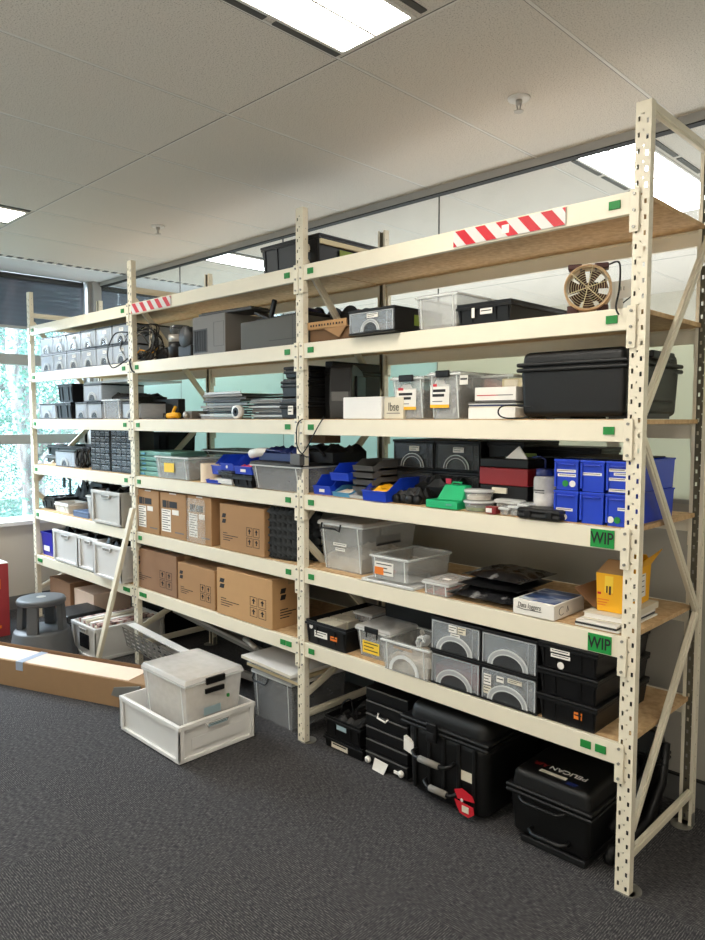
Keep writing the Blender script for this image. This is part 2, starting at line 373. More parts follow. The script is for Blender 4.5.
for i, (u, v) in enumerate(((519, 98), (158, 226))):
    q = atZ(u, v, HC); t = thing('fire_sprinkler', ['ceiling sprinkler head in the tile above the right bay', 'ceiling sprinkler head in the tile above the left bay'][i], 'sprinkler', (q.x, q.y, HC))
    MB().lathe([(.04, 0), (.038, -.006), (.025, -.008)], n=24).build('cover_plate', 'louvre', t, smooth=True)
    MB().lathe([(.012, -.006), (.011, -.02), (.006, -.024)], n=12).build('body', 'silver', t, smooth=True)
    MB().cyl(.0025, (-.009, 0, -.02), (-.003, 0, -.045)).cyl(.0025, (.009, 0, -.02), (.003, 0, -.045)).lathe([(.017, -.045), (.017, -.047)], n=16).build('deflector', 'silver', t)
# ------------------------------------------------------------------ outside
M['ground'] = ramp_mat('leaf_litter', [(.3, (70, 90, 70)), (.7, (150, 170, 140))], 3)
struct(MB().box(-16, -10, -.6, WX-.3, 14, -.5).build('ground', 'ground'))
M['bark'] = ramp_mat('pale_bark', [(.35, (150, 120, 120)), (.6, (226, 200, 196))], 5, .9, 3, sc=(3, 3, .6))
M['leaf'] = ramp_mat('leaf_green', [(.3, (84, 128, 108)), (.5, (146, 186, 162)), (.7, (206, 228, 212))], 2.2, .6, 3)
M['leaf'].node_tree.nodes['Principled BSDF'].inputs['Emission Strength'].default_value = 0
def tree(x, y, h, r, label, lean, nl):
    t = thing('tree', label, 'tree', (x, y, -.5), group='trees outside the window')
    pts = [(lean*k*k*.05, .1*math.sin(k), k*h/8) for k in range(9)]
    MB().tube(pts, r, 10).build('trunk', 'bark', t, smooth=True)
    mb = MB()
    for k in range(5):
        a = random.uniform(0, 6.28); z = h*(.25+.13*k); mb.tube([(lean*.05*(z*8/h)**2, 0, z), (math.cos(a)*.5, math.sin(a)*.5, z+.4), (math.cos(a)*1.1, math.sin(a)*1.1, z+.6)], r*.35, 6)
    mb.build('branch', 'bark', t, smooth=True)
    mb = MB(); cl = [(random.gauss(0, .75), random.gauss(0, 1.0), random.uniform(.2, h)) for _ in range(46)]
    for _ in range(nl):
        c = random.choice(cl); p = Vector((c[0]+random.gauss(0, .22), c[1]+random.gauss(0, .26), c[2]+random.gauss(0, .2)))
        a = Vector((random.gauss(0, 1), random.gauss(0, 1), random.gauss(0, 1))).normalized(); b = a.orthogonal().normalized(); s = random.uniform(.014, .034)
        n = len(mb.v); mb.v += [tuple(p-a*s), tuple(p+b*s*.5), tuple(p+a*s), tuple(p-b*s*.5)]; mb.f.append((n, n+1, n+2, n+3))
    mb.build('foliage', 'leaf', t)
for i, (x, y, h, r, ln, lb) in enumerate(((-5.3, .75, 5, .06, .2, 'slim leafy tree nearest the window'), (-7.0, 1.5, 5.6, .14, -.1, 'pale pink trunked tree beyond the left post'), (-8.4, 4.2, 6, .12, .2, 'leafy tree outside to the right'), (-9.4, 1.6, 6.2, .14, -.2, 'leafy tree in the second row outside'), (-11.8, 3.4, 7, .15, .1, 'tall tree in the outermost row'), (-10.5, 6.8, 7, .15, .1, 'outermost tree on the right outside'), (-12.2, .6, 7, .15, .1, 'far tree outside on the left'))):
    tree(x, y, h, r, lb, ln, 9000)
a = atY(100, 250, .9); t = thing('roof_strut', 'pale blue diagonal steel strut outside behind the blind', 'strut', (-3.75, .1, 0))
MB().quadbox([(0, .42, 2.05), (.06, .42, 2.05), (.06, .50, 2.05), (0, .50, 2.05)], [(0, .78, 2.75), (.06, .78, 2.75), (.06, .86, 2.75), (0, .86, 2.75)]).build('beam', 'white', t)
# ------------------------------------------------------------------ the racking
HZ = {1: 2.150, 2: 1.812, 3: 1.477, 4: 1.145, 5: .813, 6: .475}
PX = [-2.9847, -1.4984, 0.0, 1.5075]; DD = .5642; PW = .0466; PD = .0300
rack = thing('shelving_rack', 'cream perforated steel shelving rack of three bays with particle board shelves', 'rack', (0, 0, 0))
def perforated(face_w, cols, z0, z1, pitch):
    # flat sheet in x-z with real slots; cols: (centre x, half width, half height, z offset)
    bm = MB(); W = face_w/2
    xs = sorted({-W, W} | {round(c[0]-c[1], 5) for c in cols} | {round(c[0]+c[1], 5) for c in cols})
    n = int((z1-z0)/pitch); zs = {z0, z1}
    for k in range(n):
        for c in cols:
            zc = z0+pitch*(k+.5)+c[3]
            zs |= {round(zc-c[2], 5), round(zc+c[2], 5)}
    zs = sorted(z for z in zs if z0 <= z <= z1); idx = {}
    def vid(i, j):
        if (i, j) not in idx: idx[(i, j)] = len(bm.v); bm.v.append((xs[i], 0, zs[j]))
        return idx[(i, j)]
    for i in range(len(xs)-1):
        for j in range(len(zs)-1):
            cx = (xs[i]+xs[i+1])/2; cz = (zs[j]+zs[j+1])/2; hole = False
            for c in cols:
                if abs(cx-c[0]) < c[1]:
                    k = round((cz-z0-c[3])/pitch-.5); zc = z0+pitch*(k+.5)+c[3]
                    if abs(cz-zc) < c[2] and 0 <= k < n: hole = True
            if not hole: bm.f.append((vid(i, j), vid(i+1, j), vid(i+1, j+1), vid(i, j+1)))
    return bm
def post_mesh():
    a = perforated(PW, [(-.0125, .0034, .0068, .004), (.0125, .0034, .0068, -.006), (0, .0024, .0026, .016)], .004, 2.4, .0455)
    s = perforated(PD, [(.002, .0014, .0026, .008)], .004, 2.4, .0455)
    out = MB(); out.v += a.v; out.f += a.f
    for sx in (-1, 1):
        n = len(out.v); out.v += [(sx*PW/2, PD/2+v[0], v[2]) for v in s.v]; out.f += [tuple(n+i for i in (f if sx > 0 else f[::-1])) for f in s.f]
        out.box(min(sx*PW/2, sx*(PW/2-.012)), PD-.0012, .004, max(sx*PW/2, sx*(PW/2-.012)), PD, 2.4)
    return out
mp_ = M['cream'].copy(); mp_.name = 'post_paint_inner_shade'; nt_ = mp_.node_tree; pb_ = nt_.nodes['Principled BSDF']; src_ = pb_.inputs['Base Color'].links[0].from_socket
ge_ = nt_.nodes.new('ShaderNodeNewGeometry'); mi_ = nt_.nodes.new('ShaderNodeMix'); mi_.data_type = 'RGBA'; mi_.inputs[7].default_value = srgb((128, 122, 104))  # inner faces coloured darker to stand in for shade inside the post
nt_.links.new(ge_.outputs['Backfacing'], mi_.inputs[0]); nt_.links.new(src_, mi_.inputs[6]); nt_.links.new(mi_.outputs[2], pb_.inputs['Base Color']); M['postpaint_shade'] = mp_
pm = post_mesh().build('post', 'postpaint_shade', rack, recalc=False); pm.location = (PX[0], 0, 0)
MB().lathe([(.038, 0), (.038, .004)], (.010, .034, 0), 'z', 24).box(-.025, .0, 0, .035, .03, .004).box(-.024, .004, .004, -.021, .03, .05).build('base_plate', 'zinc', pm)
posts = {}
for k, x in enumerate(PX):
    for b in (0, 1):
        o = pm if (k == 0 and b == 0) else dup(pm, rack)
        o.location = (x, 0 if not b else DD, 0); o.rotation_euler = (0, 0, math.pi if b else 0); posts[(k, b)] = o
mbx = MB()
def brace(x, ya, za, yb, zb):
    a = Vector((0, ya, za)); b = Vector((0, yb, zb)); d = (b-a).normalized(); nrm = Vector((0, -d.z, d.y)); w = .017; t = .007
    m = MB(); c = lambda p, s, xx: (xx, (p+nrm*w*s).y, (p+nrm*w*s).z)
    m.quadbox([c(a, -1, -t), c(a, -1, t), c(a, 1, t), c(a, 1, -t)], [c(b, -1, -t), c(b, -1, t), c(b, 1, t), c(b, 1, -t)])
    m.quadbox([c(a, -.55, -t-.004), c(a, -.55, t+.004), c(a, .55, t+.004), c(a, .55, -t-.004)], [c(b, -.55, -t-.004), c(b, -.55, t+.004), c(b, .55, t+.004), c(b, .55, -t-.004)])
    o = m.build('brace', 'brace', rack, bevel=.002); o.location = (x, 0, 0); return o
zigA = [(.03, .125, .53, .125), (.03, .20, .53, .79), (.53, .81, .03, 1.42), (.03, 1.50, .53, 2.10), (.03, 2.385, .53, 2.385)]
zigB = [(.03, .125, .53, .125), (.03, .22, .53, .42), (.53, .45, .03, .93), (.03, 1.03, .53, 1.50), (.53, 1.60, .03, 2.18), (.03, 2.235, .53, 2.235)]
for k, x in enumerate(PX):
    for z in (zigA if k == 3 else zigB): brace(x+(.012 if k == 3 else 0), *z)
def beam(k, lv, back):
    x0 = PX[k]+PW/2+.004; x1 = PX[k+1]-PW/2-.004; z1 = HZ[lv]; z0 = z1-.066
    t = .02; w = x1-x0
    m = MB()
    # C-section with a shallow recess between plain lips
    m.prism([(0, 0), (0, .066), (t, .066), (t, .052), (t+.012, .052), (t+.012, .048), (t, .048), (t, 0)], 'x', 0, w)
    for xa, xb in ((-.024, .004), (w-.004, w+.024)): m.box(xa, -.004, -.055, xb, 0, .071); m.box(xa if xa > 0 else xb-.003, 0, -.05, xa+.003 if xa > 0 else xb, .02, .066)
    o = m.build('beam', 'cream', rack, bevel=.0015); o.location = (x0, -.004, z0)
    if back: o.location = (x1, DD+.004, z0); o.rotation_euler = (0, 0, math.pi)
    for xx in ((-.010, w+.010) if not back else ()):
        for zz in (-.040, .008, .055): MB().lathe([(.0045, -.0085), (.0045, -.004)], (xx, 0, zz), 'y', 8).build('bolt', 'zinc', o)
    return o
def bend(lv): return 0
for k in range(3):
    for lv in HZ:
        bf = beam(k, lv, 0); beam(k, lv, 1); w = PX[k+1]-PX[k]-PW-.008
        for xs, on in ((.0775-PW/2-.004, not (k == 2 and lv in ()) ), (w-(.0775-PW/2-.004), not (k == 2 and lv in (4, 5)))):
            if not on: continue
            m = MB(); h2 = .011; n_ = 2 if lv == 6 and not (k == 2 and xs < .5) else 1
            sg = 1 if xs < w/2 else -1
            for j in range(n_):
                if lv != 6: c_ = xs
                elif k == 2 and sg < 0: c_ = xs-.050+j*.05
                else: c_ = xs+sg*j*.042-(0 if sg > 0 else 0)
                st = MB().box(c_-.0175, -.0045, .022, c_+.0175, -.0002, .046).build('green_sticker', 'green', bf)
        b = MB().box(PX[k]+.006, .022, HZ[lv]-.012, PX[k+1]-.006, DD-.022, HZ[lv]+.003).build('shelf_board', 'board', rack)
        if k == 2 and lv in (4, 5):
            st = MB().box(w-.100, -.005, .004, w-.024, -.0002, .060).build('green_sign', 'greenpaper', bf)
            text('sign_lettering', 'WIP', .052, 'ink', st, (w-.062, -.0056, .032), sx=.78, ext=.0006)
def hazard(k, lv, x0, x1, parent, z0, z1):
    n_ = 5; base = MB().box(x0, -.0052, z0, x1, -.0003, z1).build('hazard_tape', 'crate', parent)
    m = MB(); p_ = (x1-x0)/(n_+.12); h = z1-z0; sl = min(p_*.62, h*.9)
    for i in range(n_+1):
        a = x0+(i-.0)*p_+p_*.08
        c_ = lambda v: min(max(v, x0), x1)
        if i < n_: m.prism([(c_(a+sl), z0), (c_(a+sl+p_*.48), z0), (c_(a+p_*.48), z1), (c_(a), z1)], 'y', -.0056, -.005)
        else: m.prism([(x1-.012, z1), (x1, z1), (x1, z1-.018)], 'y', -.0056, -.005)
    m.prism([(x0, z0), (x0+.016, z0), (x0, z0+.02)], 'y', -.0056, -.005)
    m.build('red_stripe', 'red', base); return base
beams = {}
for o in rack.children:
    if o.name.startswith('beam'): beams[(round(o.location.x, 2), round(o.location.z, 2), round(o.location.y, 2))] = o
def getbeam(k, lv):
    x0 = PX[k]+PW/2+.004
    return beams[(round(x0, 2), round(HZ[lv]-.066, 2), round(-.004, 2))]
b1 = getbeam(2, 1); x0 = PX[2]+PW/2+.004
hz = hazard(2, 1, atY(455, 238, 0).x-x0, atY(567, 213, 0).x-x0, b1, .006, .060)
sx_ = atY(507, 227, 0).x-x0; MB().box(sx_-.014, -.0066, .018, sx_+.014, -.005, .046).build('white_tag', 'paper', hz)
b1 = getbeam(1, 1); x0 = PX[1]+PW/2+.004
hazard(1, 1, .004, atY(172, 297, 0).x-x0, b1, .006, .060)
# ------------------------------------------------------------------ builders of the stored things
def lump(x0, y0, z0, x1, y1, h, name, m, parent, n=9, rough=.35, seed=0):
    rnd = random.Random(seed+int(x1*1000)); mb = MB(); k = n+1
    for j in range(k):
        for i in range(k):
            e = 0 if i in (0, n) or j in (0, n) else 1
            mb.v.append((x0+(x1-x0)*i/n, y0+(y1-y0)*j/n, z0+h*(.62+e*rough*rnd.random())))
    for j in range(n):
        for i in range(n): a = j*k+i; mb.f.append((a, a+1, a+k+1, a+k))
    b = len(mb.v); ring = [i for i in range(k)]+[j*k+n for j in range(1, k)]+[n*k+i for i in range(n-1, -1, -1)]+[j*k for j in range(n-1, 0, -1)]
    for r_ in ring: mb.v.append((mb.v[r_][0], mb.v[r_][1], z0))
    for q in range(len(ring)): s = (q+1) % len(ring); mb.f.append((ring[q], b+q, b+s, ring[s]))
    mb.f.append(tuple(b+q for q in range(len(ring)))[::-1])
    return mb.build(name, m, parent)
def drawer_box(label, x, y, z, w, d, h, body='black', front='clearfront', fill='stuffing', group=None, lab=0, rz=0, name='storage_drawer_box', cat='storage box', fh=.6, lidm='black', seed=1, arch_r=.24, sidecol=None):
    arc = 'dark' if front == 'clearblack' else 'arc'
    t = thing(name, label, cat, (x, y, z), rz, group)
    MB().box(0, .006, 0, w, d, .006).box(0, .006, .006, .004, d, h-.008).box(w-.004, .006, .006, w, d, h-.008).box(.004, d-.004, .006, w-.004, d, h-.008).build('shell', sidecol or body, t, bevel=.0015)
    MB().box(-.002, 0, h-.010, w+.002, d+.002, h).box(-.002, 0, 0, w+.002, .008, .006).build('lid', lidm, t, bevel=.002)
    f = MB().tub(w-.01, d-.02, h-.022, .0022, .004, z0=.008, x0=.005, y0=.002).build('drawer', front, t)
    MB().box(.005, .0005, .008, .010, .002, h-.012).box(w-.010, .0005, .008, w-.005, .002, h-.012).box(.005, .0005, h-.016, w-.005, .002, h-.012).box(w*.84, .0005, .008, w*.85, .002, h-.012).build('drawer_edge', arc, f)
    rr = min(w, h*1.6)*arch_r
    MB().arch(w*.5, .0, .010, rr, rr*.28, 12, ry=h*.34).build('handle', arc, f)
    if w > .2: MB().arch(w*.5, -.001, .010, rr, rr*.06, 14, ry=h*.34).build('handle_outline', 'clearhi', f); MB().arch(w*.5, -.001, .010, rr*1.26, rr*.07, 14, ry=h*.34+rr*.26).build('handle_outline', 'clearhi', f)
    MB().prism([(w*.5-rr*math.cos(math.pi*i/10), .008+h*.32*math.sin(math.pi*i/10)) for i in range(11)], 'y', .0, .0015).build('handle_recess', 'clearblack', f)
    if fill: lump(.012, .02, .012, w-.012, d-.03, h*fh, 'contents', fill, t, seed=seed)
    if lab == 1: fdecal(f, w*.42, h*.62, w*.24, h*.17, lines=2)
    if lab == 2: fdecal(f, w*.38, h*.66, w*.16, h*.2, lines=2); fdecal(f, w*.56, h*.66, w*.16, h*.2, lines=2, m='offpaper'); fdecal(f, w*.42, h*.52, w*.18, h*.11, lines=1)
    if lab == 3: fdecal(f, w*.06, h*.46, w*.14, h*.3, lines=3); fdecal(f, w*.06, h*.2, w*.14, h*.22, 'offpaper', lines=2); fdecal(f, w*.3, h*.62, w*.13, h*.16, lines=1); fdecal(f, w*.5, h*.68, w*.25, h*.12, 'offpaper', lines=2)
    return t
def clear_bin(label, x, y, z, w, d, h, body='clear', lid=None, latch=None, fill='stuffing', fh=.6, rz=0, taper=.012, name='clear_storage_bin', cat='storage bin', group=None, lab=None, ribs=True, seed=2, rx=0, lidh=.018):
    t = thing(name, label, cat, (x, y, z), rz, group, rx)
    b = MB().tub(w, d, h, .0028, taper).build('bin', body, t)
    MB().collar(-.006, -.006, h-.012, w+.006, d+.006, h-.004, .008).build('rim', 'clearhi' if body != 'black' else 'black', b, bevel=.002)
    if ribs:
        for xx in (.1, .9): MB().quadbox([(w*xx-.002, taper-.003, .005), (w*xx+.002, taper-.003, .005), (w*xx+.002, taper, .005), (w*xx-.002, taper, .005)], [(w*xx-.002, -.003, h-.012), (w*xx+.002, -.003, h-.012), (w*xx+.002, 0, h-.012), (w*xx-.002, 0, h-.012)]).build('rib', 'clearhi', b)
    if fill: lump(taper+.006, taper+.006, .005, w-taper-.006, d-taper-.006, h*fh, 'contents', fill, t, seed=seed)
    if lid:
        MB().quadbox([(-.01, -.01, h-.004), (w+.01, -.01, h-.004), (w+.01, d+.01, h-.004), (-.01, d+.01, h-.004)], [(0, 0, h+lidh), (w, 0, h+lidh), (w, d, h+lidh), (0, d, h+lidh)]).build('lid', lid, t, bevel=.006)
    if latch:
        MB().box(w*.3, -.014, h-.012, w*.7, -.006, h+.012).box(w*.33, -.012, h-.035, w*.36, -.004, h-.012).box(w*.64, -.012, h-.035, w*.67, -.004, h-.012).build('latch', latch, t, bevel=.003)
    return t
def carton(label, x, y, z, w, d, h, m='card', marks=1, rz=0, group=None, side=True, name='cardboard_box', cat='box', seam=True, rx=0, wrap=False):
    t = thing(name, label, cat, (x, y, z), rz, group, rx)
    b = MB().box(0, 0, 0, w, d, h).build('box', m, t, bevel=.0035)
    if seam:
        MB().box(.004, d*.5-.001, h+.0001, w-.004, d*.5+.001, h+.0008).build('flap_seam', 'brownin', t)
        MB().box(-.0006, d*.5-.022, h*.86, w+.0006, d*.5+.022, h+.0012).build('packing_tape', 'packtape', t)
    if marks == 1:
        mb = MB()
        for k in (0, 1): mb.prism([(w*.055, h*(.70-.12*k)), (w*.135, h*(.70-.12*k)), (w*.155, h*(.79-.12*k)), (w*.075, h*(.79-.12*k))], 'y', -.0008, 0)
        mb.build('printed_logo', 'ink', b)
        mb = MB()
        for k in range(4): mb.box(w*.08, -.0008, h*(.36-.05*k), w*(.08+[.1, .34, .22, .16][k]), 0, h*(.375-.05*k))
        mb.build('printed_lines', 'ink', b)
        mb = MB()
        for i in (0, 1):
            for j in (0, 1):
                xx = w*(.62+.15*i); zz = h*(.16+.22*j); ww = w*.125; hh = h*.19
                mb.collarxz(xx, zz, ww, hh, .0022)
                mb.box(xx+ww*.42, -.0008, zz+hh*.25, xx+ww*.58, 0, zz+hh*.75); mb.prism([(xx+ww*.25, zz+hh*.55), (xx+ww*.75, zz+hh*.55), (xx+ww*.5, zz+hh*.85)], 'y', -.0008, 0)
        mb.build('printed_symbols', 'ink', b)
        if side:
            mb = MB()
            for k in (0, 1): mb.prism([(d*.2, h*(.70-.13*k)), (d*.33, h*(.70-.13*k)), (d*.36, h*(.80-.13*k)), (d*.23, h*(.80-.13*k))], 'x', w, w+.0008)
            for k in range(4): mb.box(w, d*.2, h*(.36-.055*k), w+.0008, d*(.2+[.2, .42, .3, .24][k]), h*(.38-.055*k))
            mb.build('side_print', 'ink', b)
    if marks == 2:
        fdecal(b, w*.10, h*.66, w*.16, h*.16, 'ink'); fdecal(b, w*.29, h*.66, w*.05, h*.16, 'ink', name='printed_bar'); fdecal(b, w*.37, h*.67, w*.3, h*.14, 'ink', name='printed_bar')
        fdecal(b, w*.06, h*.12, w*.36, h*.50, 'paper', lines=9, name='shipping_label'); fdecal(b, w*.48, h*.52, w*.25, h*.11, 'paper', name='small_label')
        fdecal(b, w*.58, h*.12, w*.34, h*.03, 'grey_ink', name='printed_bar'); fdecal(b, w*.38, h*.97, w*.26, h*.028, 'paper', name='top_label')
    return t
def _cxz(s, x, z, w, h, t):
    for a in ((x, z, x+w, z+t), (x, z+h-t, x+w, z+h), (x, z, x+t, z+h), (x+w-t, z, x+w, z+h)): s.box(a[0], -.0008, a[1], a[2], 0, a[3])
    return s
MB.collarxz = _cxz
def euro_crate(label, x, y, z, w, d, h, m='crate', rz=0, group=None, end='y', fill=None, fh=.8, name='stacking_crate'):
    # ribbed euro crate; handle slots on the end faces (end='y': the front/back faces; 'x': the sides)
    t = thing(name, label, 'crate', (x, y, z), rz, group)
    c = MB().tub(w, d, h, .004, .006).build('tub', m, t)
    MB().collar(-.010, -.010, h-.022, w+.010, d+.010, h-.002, .012).build('rim', m, c, bevel=.002)
    MB().collar(-.006, -.006, .006, w+.006, d+.006, .022, .012).build('foot_band', m, c, bevel=.002)
    for xx, yy in ((0, 0), (w, 0), (w, d), (0, d)):
        mb = MB()
        sx = 1 if xx == 0 else -1; sy = 1 if yy == 0 else -1
        mb.box(min(xx-sx*.009, xx+sx*.020), min(yy-sy*.009, yy), .02, max(xx-sx*.009, xx+sx*.020), max(yy-sy*.009, yy), h-.02)
        mb.box(min(xx-sx*.009, xx), min(yy-sy*.009, yy+sy*.020), .02, max(xx-sx*.009, xx), max(yy-sy*.009, yy+sy*.020), h-.02)
        mb.build('corner_rib', m, c, bevel=.0015)
    for s in (0, 1):
        if end == 'y': g = MB().prism([(w*.33, h-.024), (w*.37, h-.048), (w*.63, h-.048), (w*.67, h-.024)], 'y', -.011 if not s else d-.002, .002 if not s else d+.011)
        else: g = MB().prism([(d*.33, h-.024), (d*.37, h-.048), (d*.63, h-.048), (d*.67, h-.024)], 'x', -.011 if s else w-.002, .002 if s else w+.011)
        hn = g.build('handle', m, c, bevel=.002)
        g = MB()
        if end == 'y': g.prism([(w*.36, h-.027), (w*.385, h-.042), (w*.615, h-.042), (w*.64, h-.027)], 'y', -.0118 if not s else d+.011, -.010 if not s else d+.0118)
        else: g.prism([(d*.36, h-.027), (d*.385, h-.042), (d*.615, h-.042), (d*.64, h-.027)], 'x', -.0118 if s else w+.010, -.011 if s else w+.0118)
        g.build('handle_opening', 'rubber', hn)
    if fill: lump(.014, .014, .006, w-.014, d-.014, h*fh, 'contents', fill, t, n=12, rough=.45)
    return t
def stack_bin(label, x, y, z, w, d, h, m='blue', rz=0, group=None, fill=None, lab=False, rx=0, name='picking_bin'):
    t = thing(name, label, 'bin', (x, y, z), rz, group, rx)
    pr = [(0, 0), (-.006, h*.45), (.012, h*.5), (d*.3, h), (d, h), (d, 0)]
    mb = MB().prism(pr, 'x', 0, .0025).prism(pr, 'x', w-.0025, w).box(.0025, 0, 0, w-.0025, d, .003).box(.0025, d-.003, .003, w-.0025, d, h)
    mb.quadbox([(.0025, 0, .003), (w-.0025, 0, .003), (w-.0025, .003, .003), (.0025, .003, .003)], [(.0025, -.007, h*.45), (w-.0025, -.007, h*.45), (w-.0025, -.003, h*.45), (.0025, -.003, h*.45)])
    b = mb.build('bin', m, t, bevel=.001)
    MB().box(-.003, d*.3, h-.006, .001, d, h).box(w-.001, d*.3, h-.006, w+.003, d, h).box(.0, -.010, h*.42, w, -.005, h*.47).build('rim', m, b, bevel=.001)
    if fill: lump(.006, .01, .004, w-.006, d-.01, h*.5, 'contents', fill, t, n=8, rough=.6)
    if lab: fdecal(b, w*.36, h*.14, w*.3, h*.16, 'paper', y=-.004)
    return t
def rugged_case(label, x, y, z, w, d, h, lid=.3, rz=0, bev=.03, ribs=0, latches=(), handle=None, name='rugged_case', rim=.012, taper=.02, gap=0):
    t = thing(name, label, 'case', (x, y, z), rz)
    hb = h*(1-lid)
    b = MB().box(0, 0, 0, w, d, hb, i=taper).build('body', 'rugged', t, bevel=bev, seg=4)
    l = MB().quadbox([(.0015, .0015, hb-bev), (w-.0015, .0015, hb-bev), (w-.0015, d-.0015, hb-bev), (.0015, d-.0015, hb-bev)], [(taper*.9, taper*.9, h), (w-taper*.9, taper*.9, h), (w-taper*.9, d-taper*.9, h), (taper*.9, d-taper*.9, h)]).build('lid', 'rugged', t, bevel=bev, seg=4)
    MB().box(-rim, -rim, hb-.016, w+rim, d+rim, hb-.002).box(-rim, -rim, hb+.002, w+rim, d+rim, hb+.016).build('rim', 'rugged', t, bevel=.006, seg=3)
    for k in range(ribs):
        xx = w*(.14+.72*k/max(1, ribs-1)); MB().box(xx-.008, -.004, hb*.12, xx+.008, .03, hb-.02).build('rib', 'rugged', b, bevel=.004)
    for lx in latches:
        q = MB().box(lx-.024, -rim-.014, hb-.045, lx+.024, -rim+.002, hb+.03).build('latch', 'black', t, bevel=.005)
        MB().box(lx-.016, -rim-.017, hb-.03, lx+.016, -rim-.013, hb-.005).build('latch_lip', 'black2', q, bevel=.003)
    return t
def grip_handle(parent, x0, x1, y, z, drop, out, grip='rubber', r=.008):
    h = MB().tube([(x0, y+.01, z), (x0, y-out*.6, z-drop*.2), (x0+.02, y-out, z-drop), (x1-.02, y-out, z-drop), (x1, y-out*.6, z-drop*.2), (x1, y+.01, z)], r, 8).build('handle', 'black', parent, smooth=True)
    if grip: MB().cyl(r*1.6, (x0+(x1-x0)*.24, y-out, z-drop), (x1-(x1-x0)*.24, y-out, z-drop), 12).build('grip', grip, h, smooth=True)
    return h
def cable(label, pts, r=.003, m='black', name='cable', group=None, n=8):
    # smooth path through the points
    P = [Vector(p) for p in pts]; out = []
    for i in range(len(P)-1):
        a, b, c, d = P[max(i-1, 0)], P[i], P[i+1], P[min(i+2, len(P)-1)]
        for k in range(n):
            t = k/n; out.append(.5*((2*b)+(c-a)*t+(2*a-5*b+4*c-d)*t*t+(3*b-a-3*c+d)*t**3))
    out.append(P[-1]); o = MB().tube(out, r, 6).build(name, m, smooth=True)
    return tag(o, label, 'cable', group) if label else o
def sheet_stack(x, y, z, w, d, n, th, mats, lab, group, name='paper_pad', jig=.008, cat='paper', rz0=0):
    zz = z
    for k in range(n):
        a = random.uniform(-jig, jig); t = MB().box(0, 0, 0, w+random.uniform(-jig, jig), d, th-.0006).build(name, mats[k % len(mats)], bevel=.0008)
        t.location = (x+a, y+random.uniform(0, jig), zz); t.rotation_euler = (0, 0, rz0+random.uniform(-jig, jig)*1.5); tag(t, lab[k % len(lab)] if isinstance(lab, list) else lab, cat, group); zz += th
    return zz
ORD = ['first', 'second', 'third', 'fourth', 'fifth', 'sixth', 'seventh', 'eighth', 'ninth', 'tenth']
DK = {k: v+.0035 for k, v in HZ.items()}
def X(u, v, Y): return atY(u, v, Y).x
def Z(u, v, Y): return atY(u, v, Y).z
def DX(u, v, x): d = ray(u, v); return (CP+(x-CP.x)/d.x*d).y      # depth of a point lying in the plane x
# ================================================================== LEFT BAY
y0 = .03; xa = X(40, 350, y0); xb = X(130, 345, y0); cw = (xb-xa)/6; zt = Z(114, 324.4, y0); hr = (zt-DK[2])/2
for r_ in (0, 1):
    for c in range(6):
        drawer_box('clear-fronted drawer box in the left bay, %s from the left, %s row' % (ORD[c], 'upper' if r_ else 'lower'), xa+c*cw+.002, y0, DK[2]+r_*hr, cw-.008, .36, hr-.002, body='clearpale', sidecol='clearpale', front='clearpale', fill='grey', group='clear-fronted drawer boxes in the left bay', lab=[0, 1, 1, 1, 1, 1][c], fh=.45, seed=c+9*r_, arch_r=.2)
# shelf 3 of the left bay
def abox(u0, u1, vT, lv, label, kind, d=.3, zb=None, **k):
    x, w, h = span(u0, u1, vT, y0, 0); zb = DK[lv] if zb is None else zb
    zt_ = Z((u0+u1)/2, vT, y0)
    if kind == 'd': k.update(front='clearpale', sidecol='clearpale', fill='dark')
    if kind == 'd': return drawer_box(label, x, y0, zb, w, d, zt_-zb, **k), zt_
    if kind == 'b': return black_box(label, x, y0, zb, w, d, zt_-zb, **k), zt_
    return clear_bin(label, x, y0, zb, w, d, zt_-zb, **k), zt_
def black_box(label, x, y, z, w, d, h, m='black', rz=0, name='black_storage_box', open_=False, rim=True, fill=None, ribs=2, fh=.8, cat='storage box', group=None, lidm=None):
    t = thing(name, label, cat, (x, y, z), rz, group)
    b = MB().tub(w, d, h-(.0 if open_ else .01), .003, .008).build('box', m, t, bevel=.001)
    MB().collar(-.004, -.004, h-.022, w+.004, d+.004, h-.012, .006).build('rim', m, b, bevel=.0015)
    for k in range(ribs):
        for xx in (w*.06+k*w*.22, w*.94-k*w*.22): MB().quadbox([(xx-.003, .004, .01), (xx+.003, .004, .01), (xx+.003, .009, .01), (xx-.003, .009, .01)], [(xx-.003, -.004, h-.02), (xx+.003, -.004, h-.02), (xx+.003, .002, h-.02), (xx-.003, .002, h-.02)]).build('rib', m, b)
    if not open_: MB().box(-.006, -.006, h-.012, w+.006, d+.006, h).build('lid', lidm or m, t, bevel=.003)
    if fill: lump(.012, .012, .005, w-.012, d-.012, h*fh, 'contents', fill, t)
    return t
abox(39, 55, 403.5, 3, 'clear-fronted drawer box standing alone beside the left post', 'd', fh=.4)
_, zt = abox(56, 71, 402.5, 3, 'black storage box under another black box in the left bay', 'b')
abox(58, 72, 384, 3, 'black storage box raised on top of a black box in the left bay', 'b', zb=zt+.003)
_, zt = abox(75, 86.5, 402.5, 3, 'small clear drawer box right of the black boxes, under a larger clear box', 'd', fh=.4)
abox(87.5, 101, 402.5, 3, 'small clear drawer box beside the grey tub, under a larger clear box', 'd', fh=.4)
abox(83, 101, 384, 3, 'clear drawer box on top of two small clear drawer boxes', 'd', zb=zt+.003, fh=.4)
abox(102.5, 120, 399, 3, 'open grey translucent tub between clear boxes on the left bay', 'c', body='cleargrey', fill='stuffing', d=.34, taper=.006)
_, zt = abox(122, 140, 402, 3, 'clear drawer box tucked behind the second post', 'd', fh=.4)
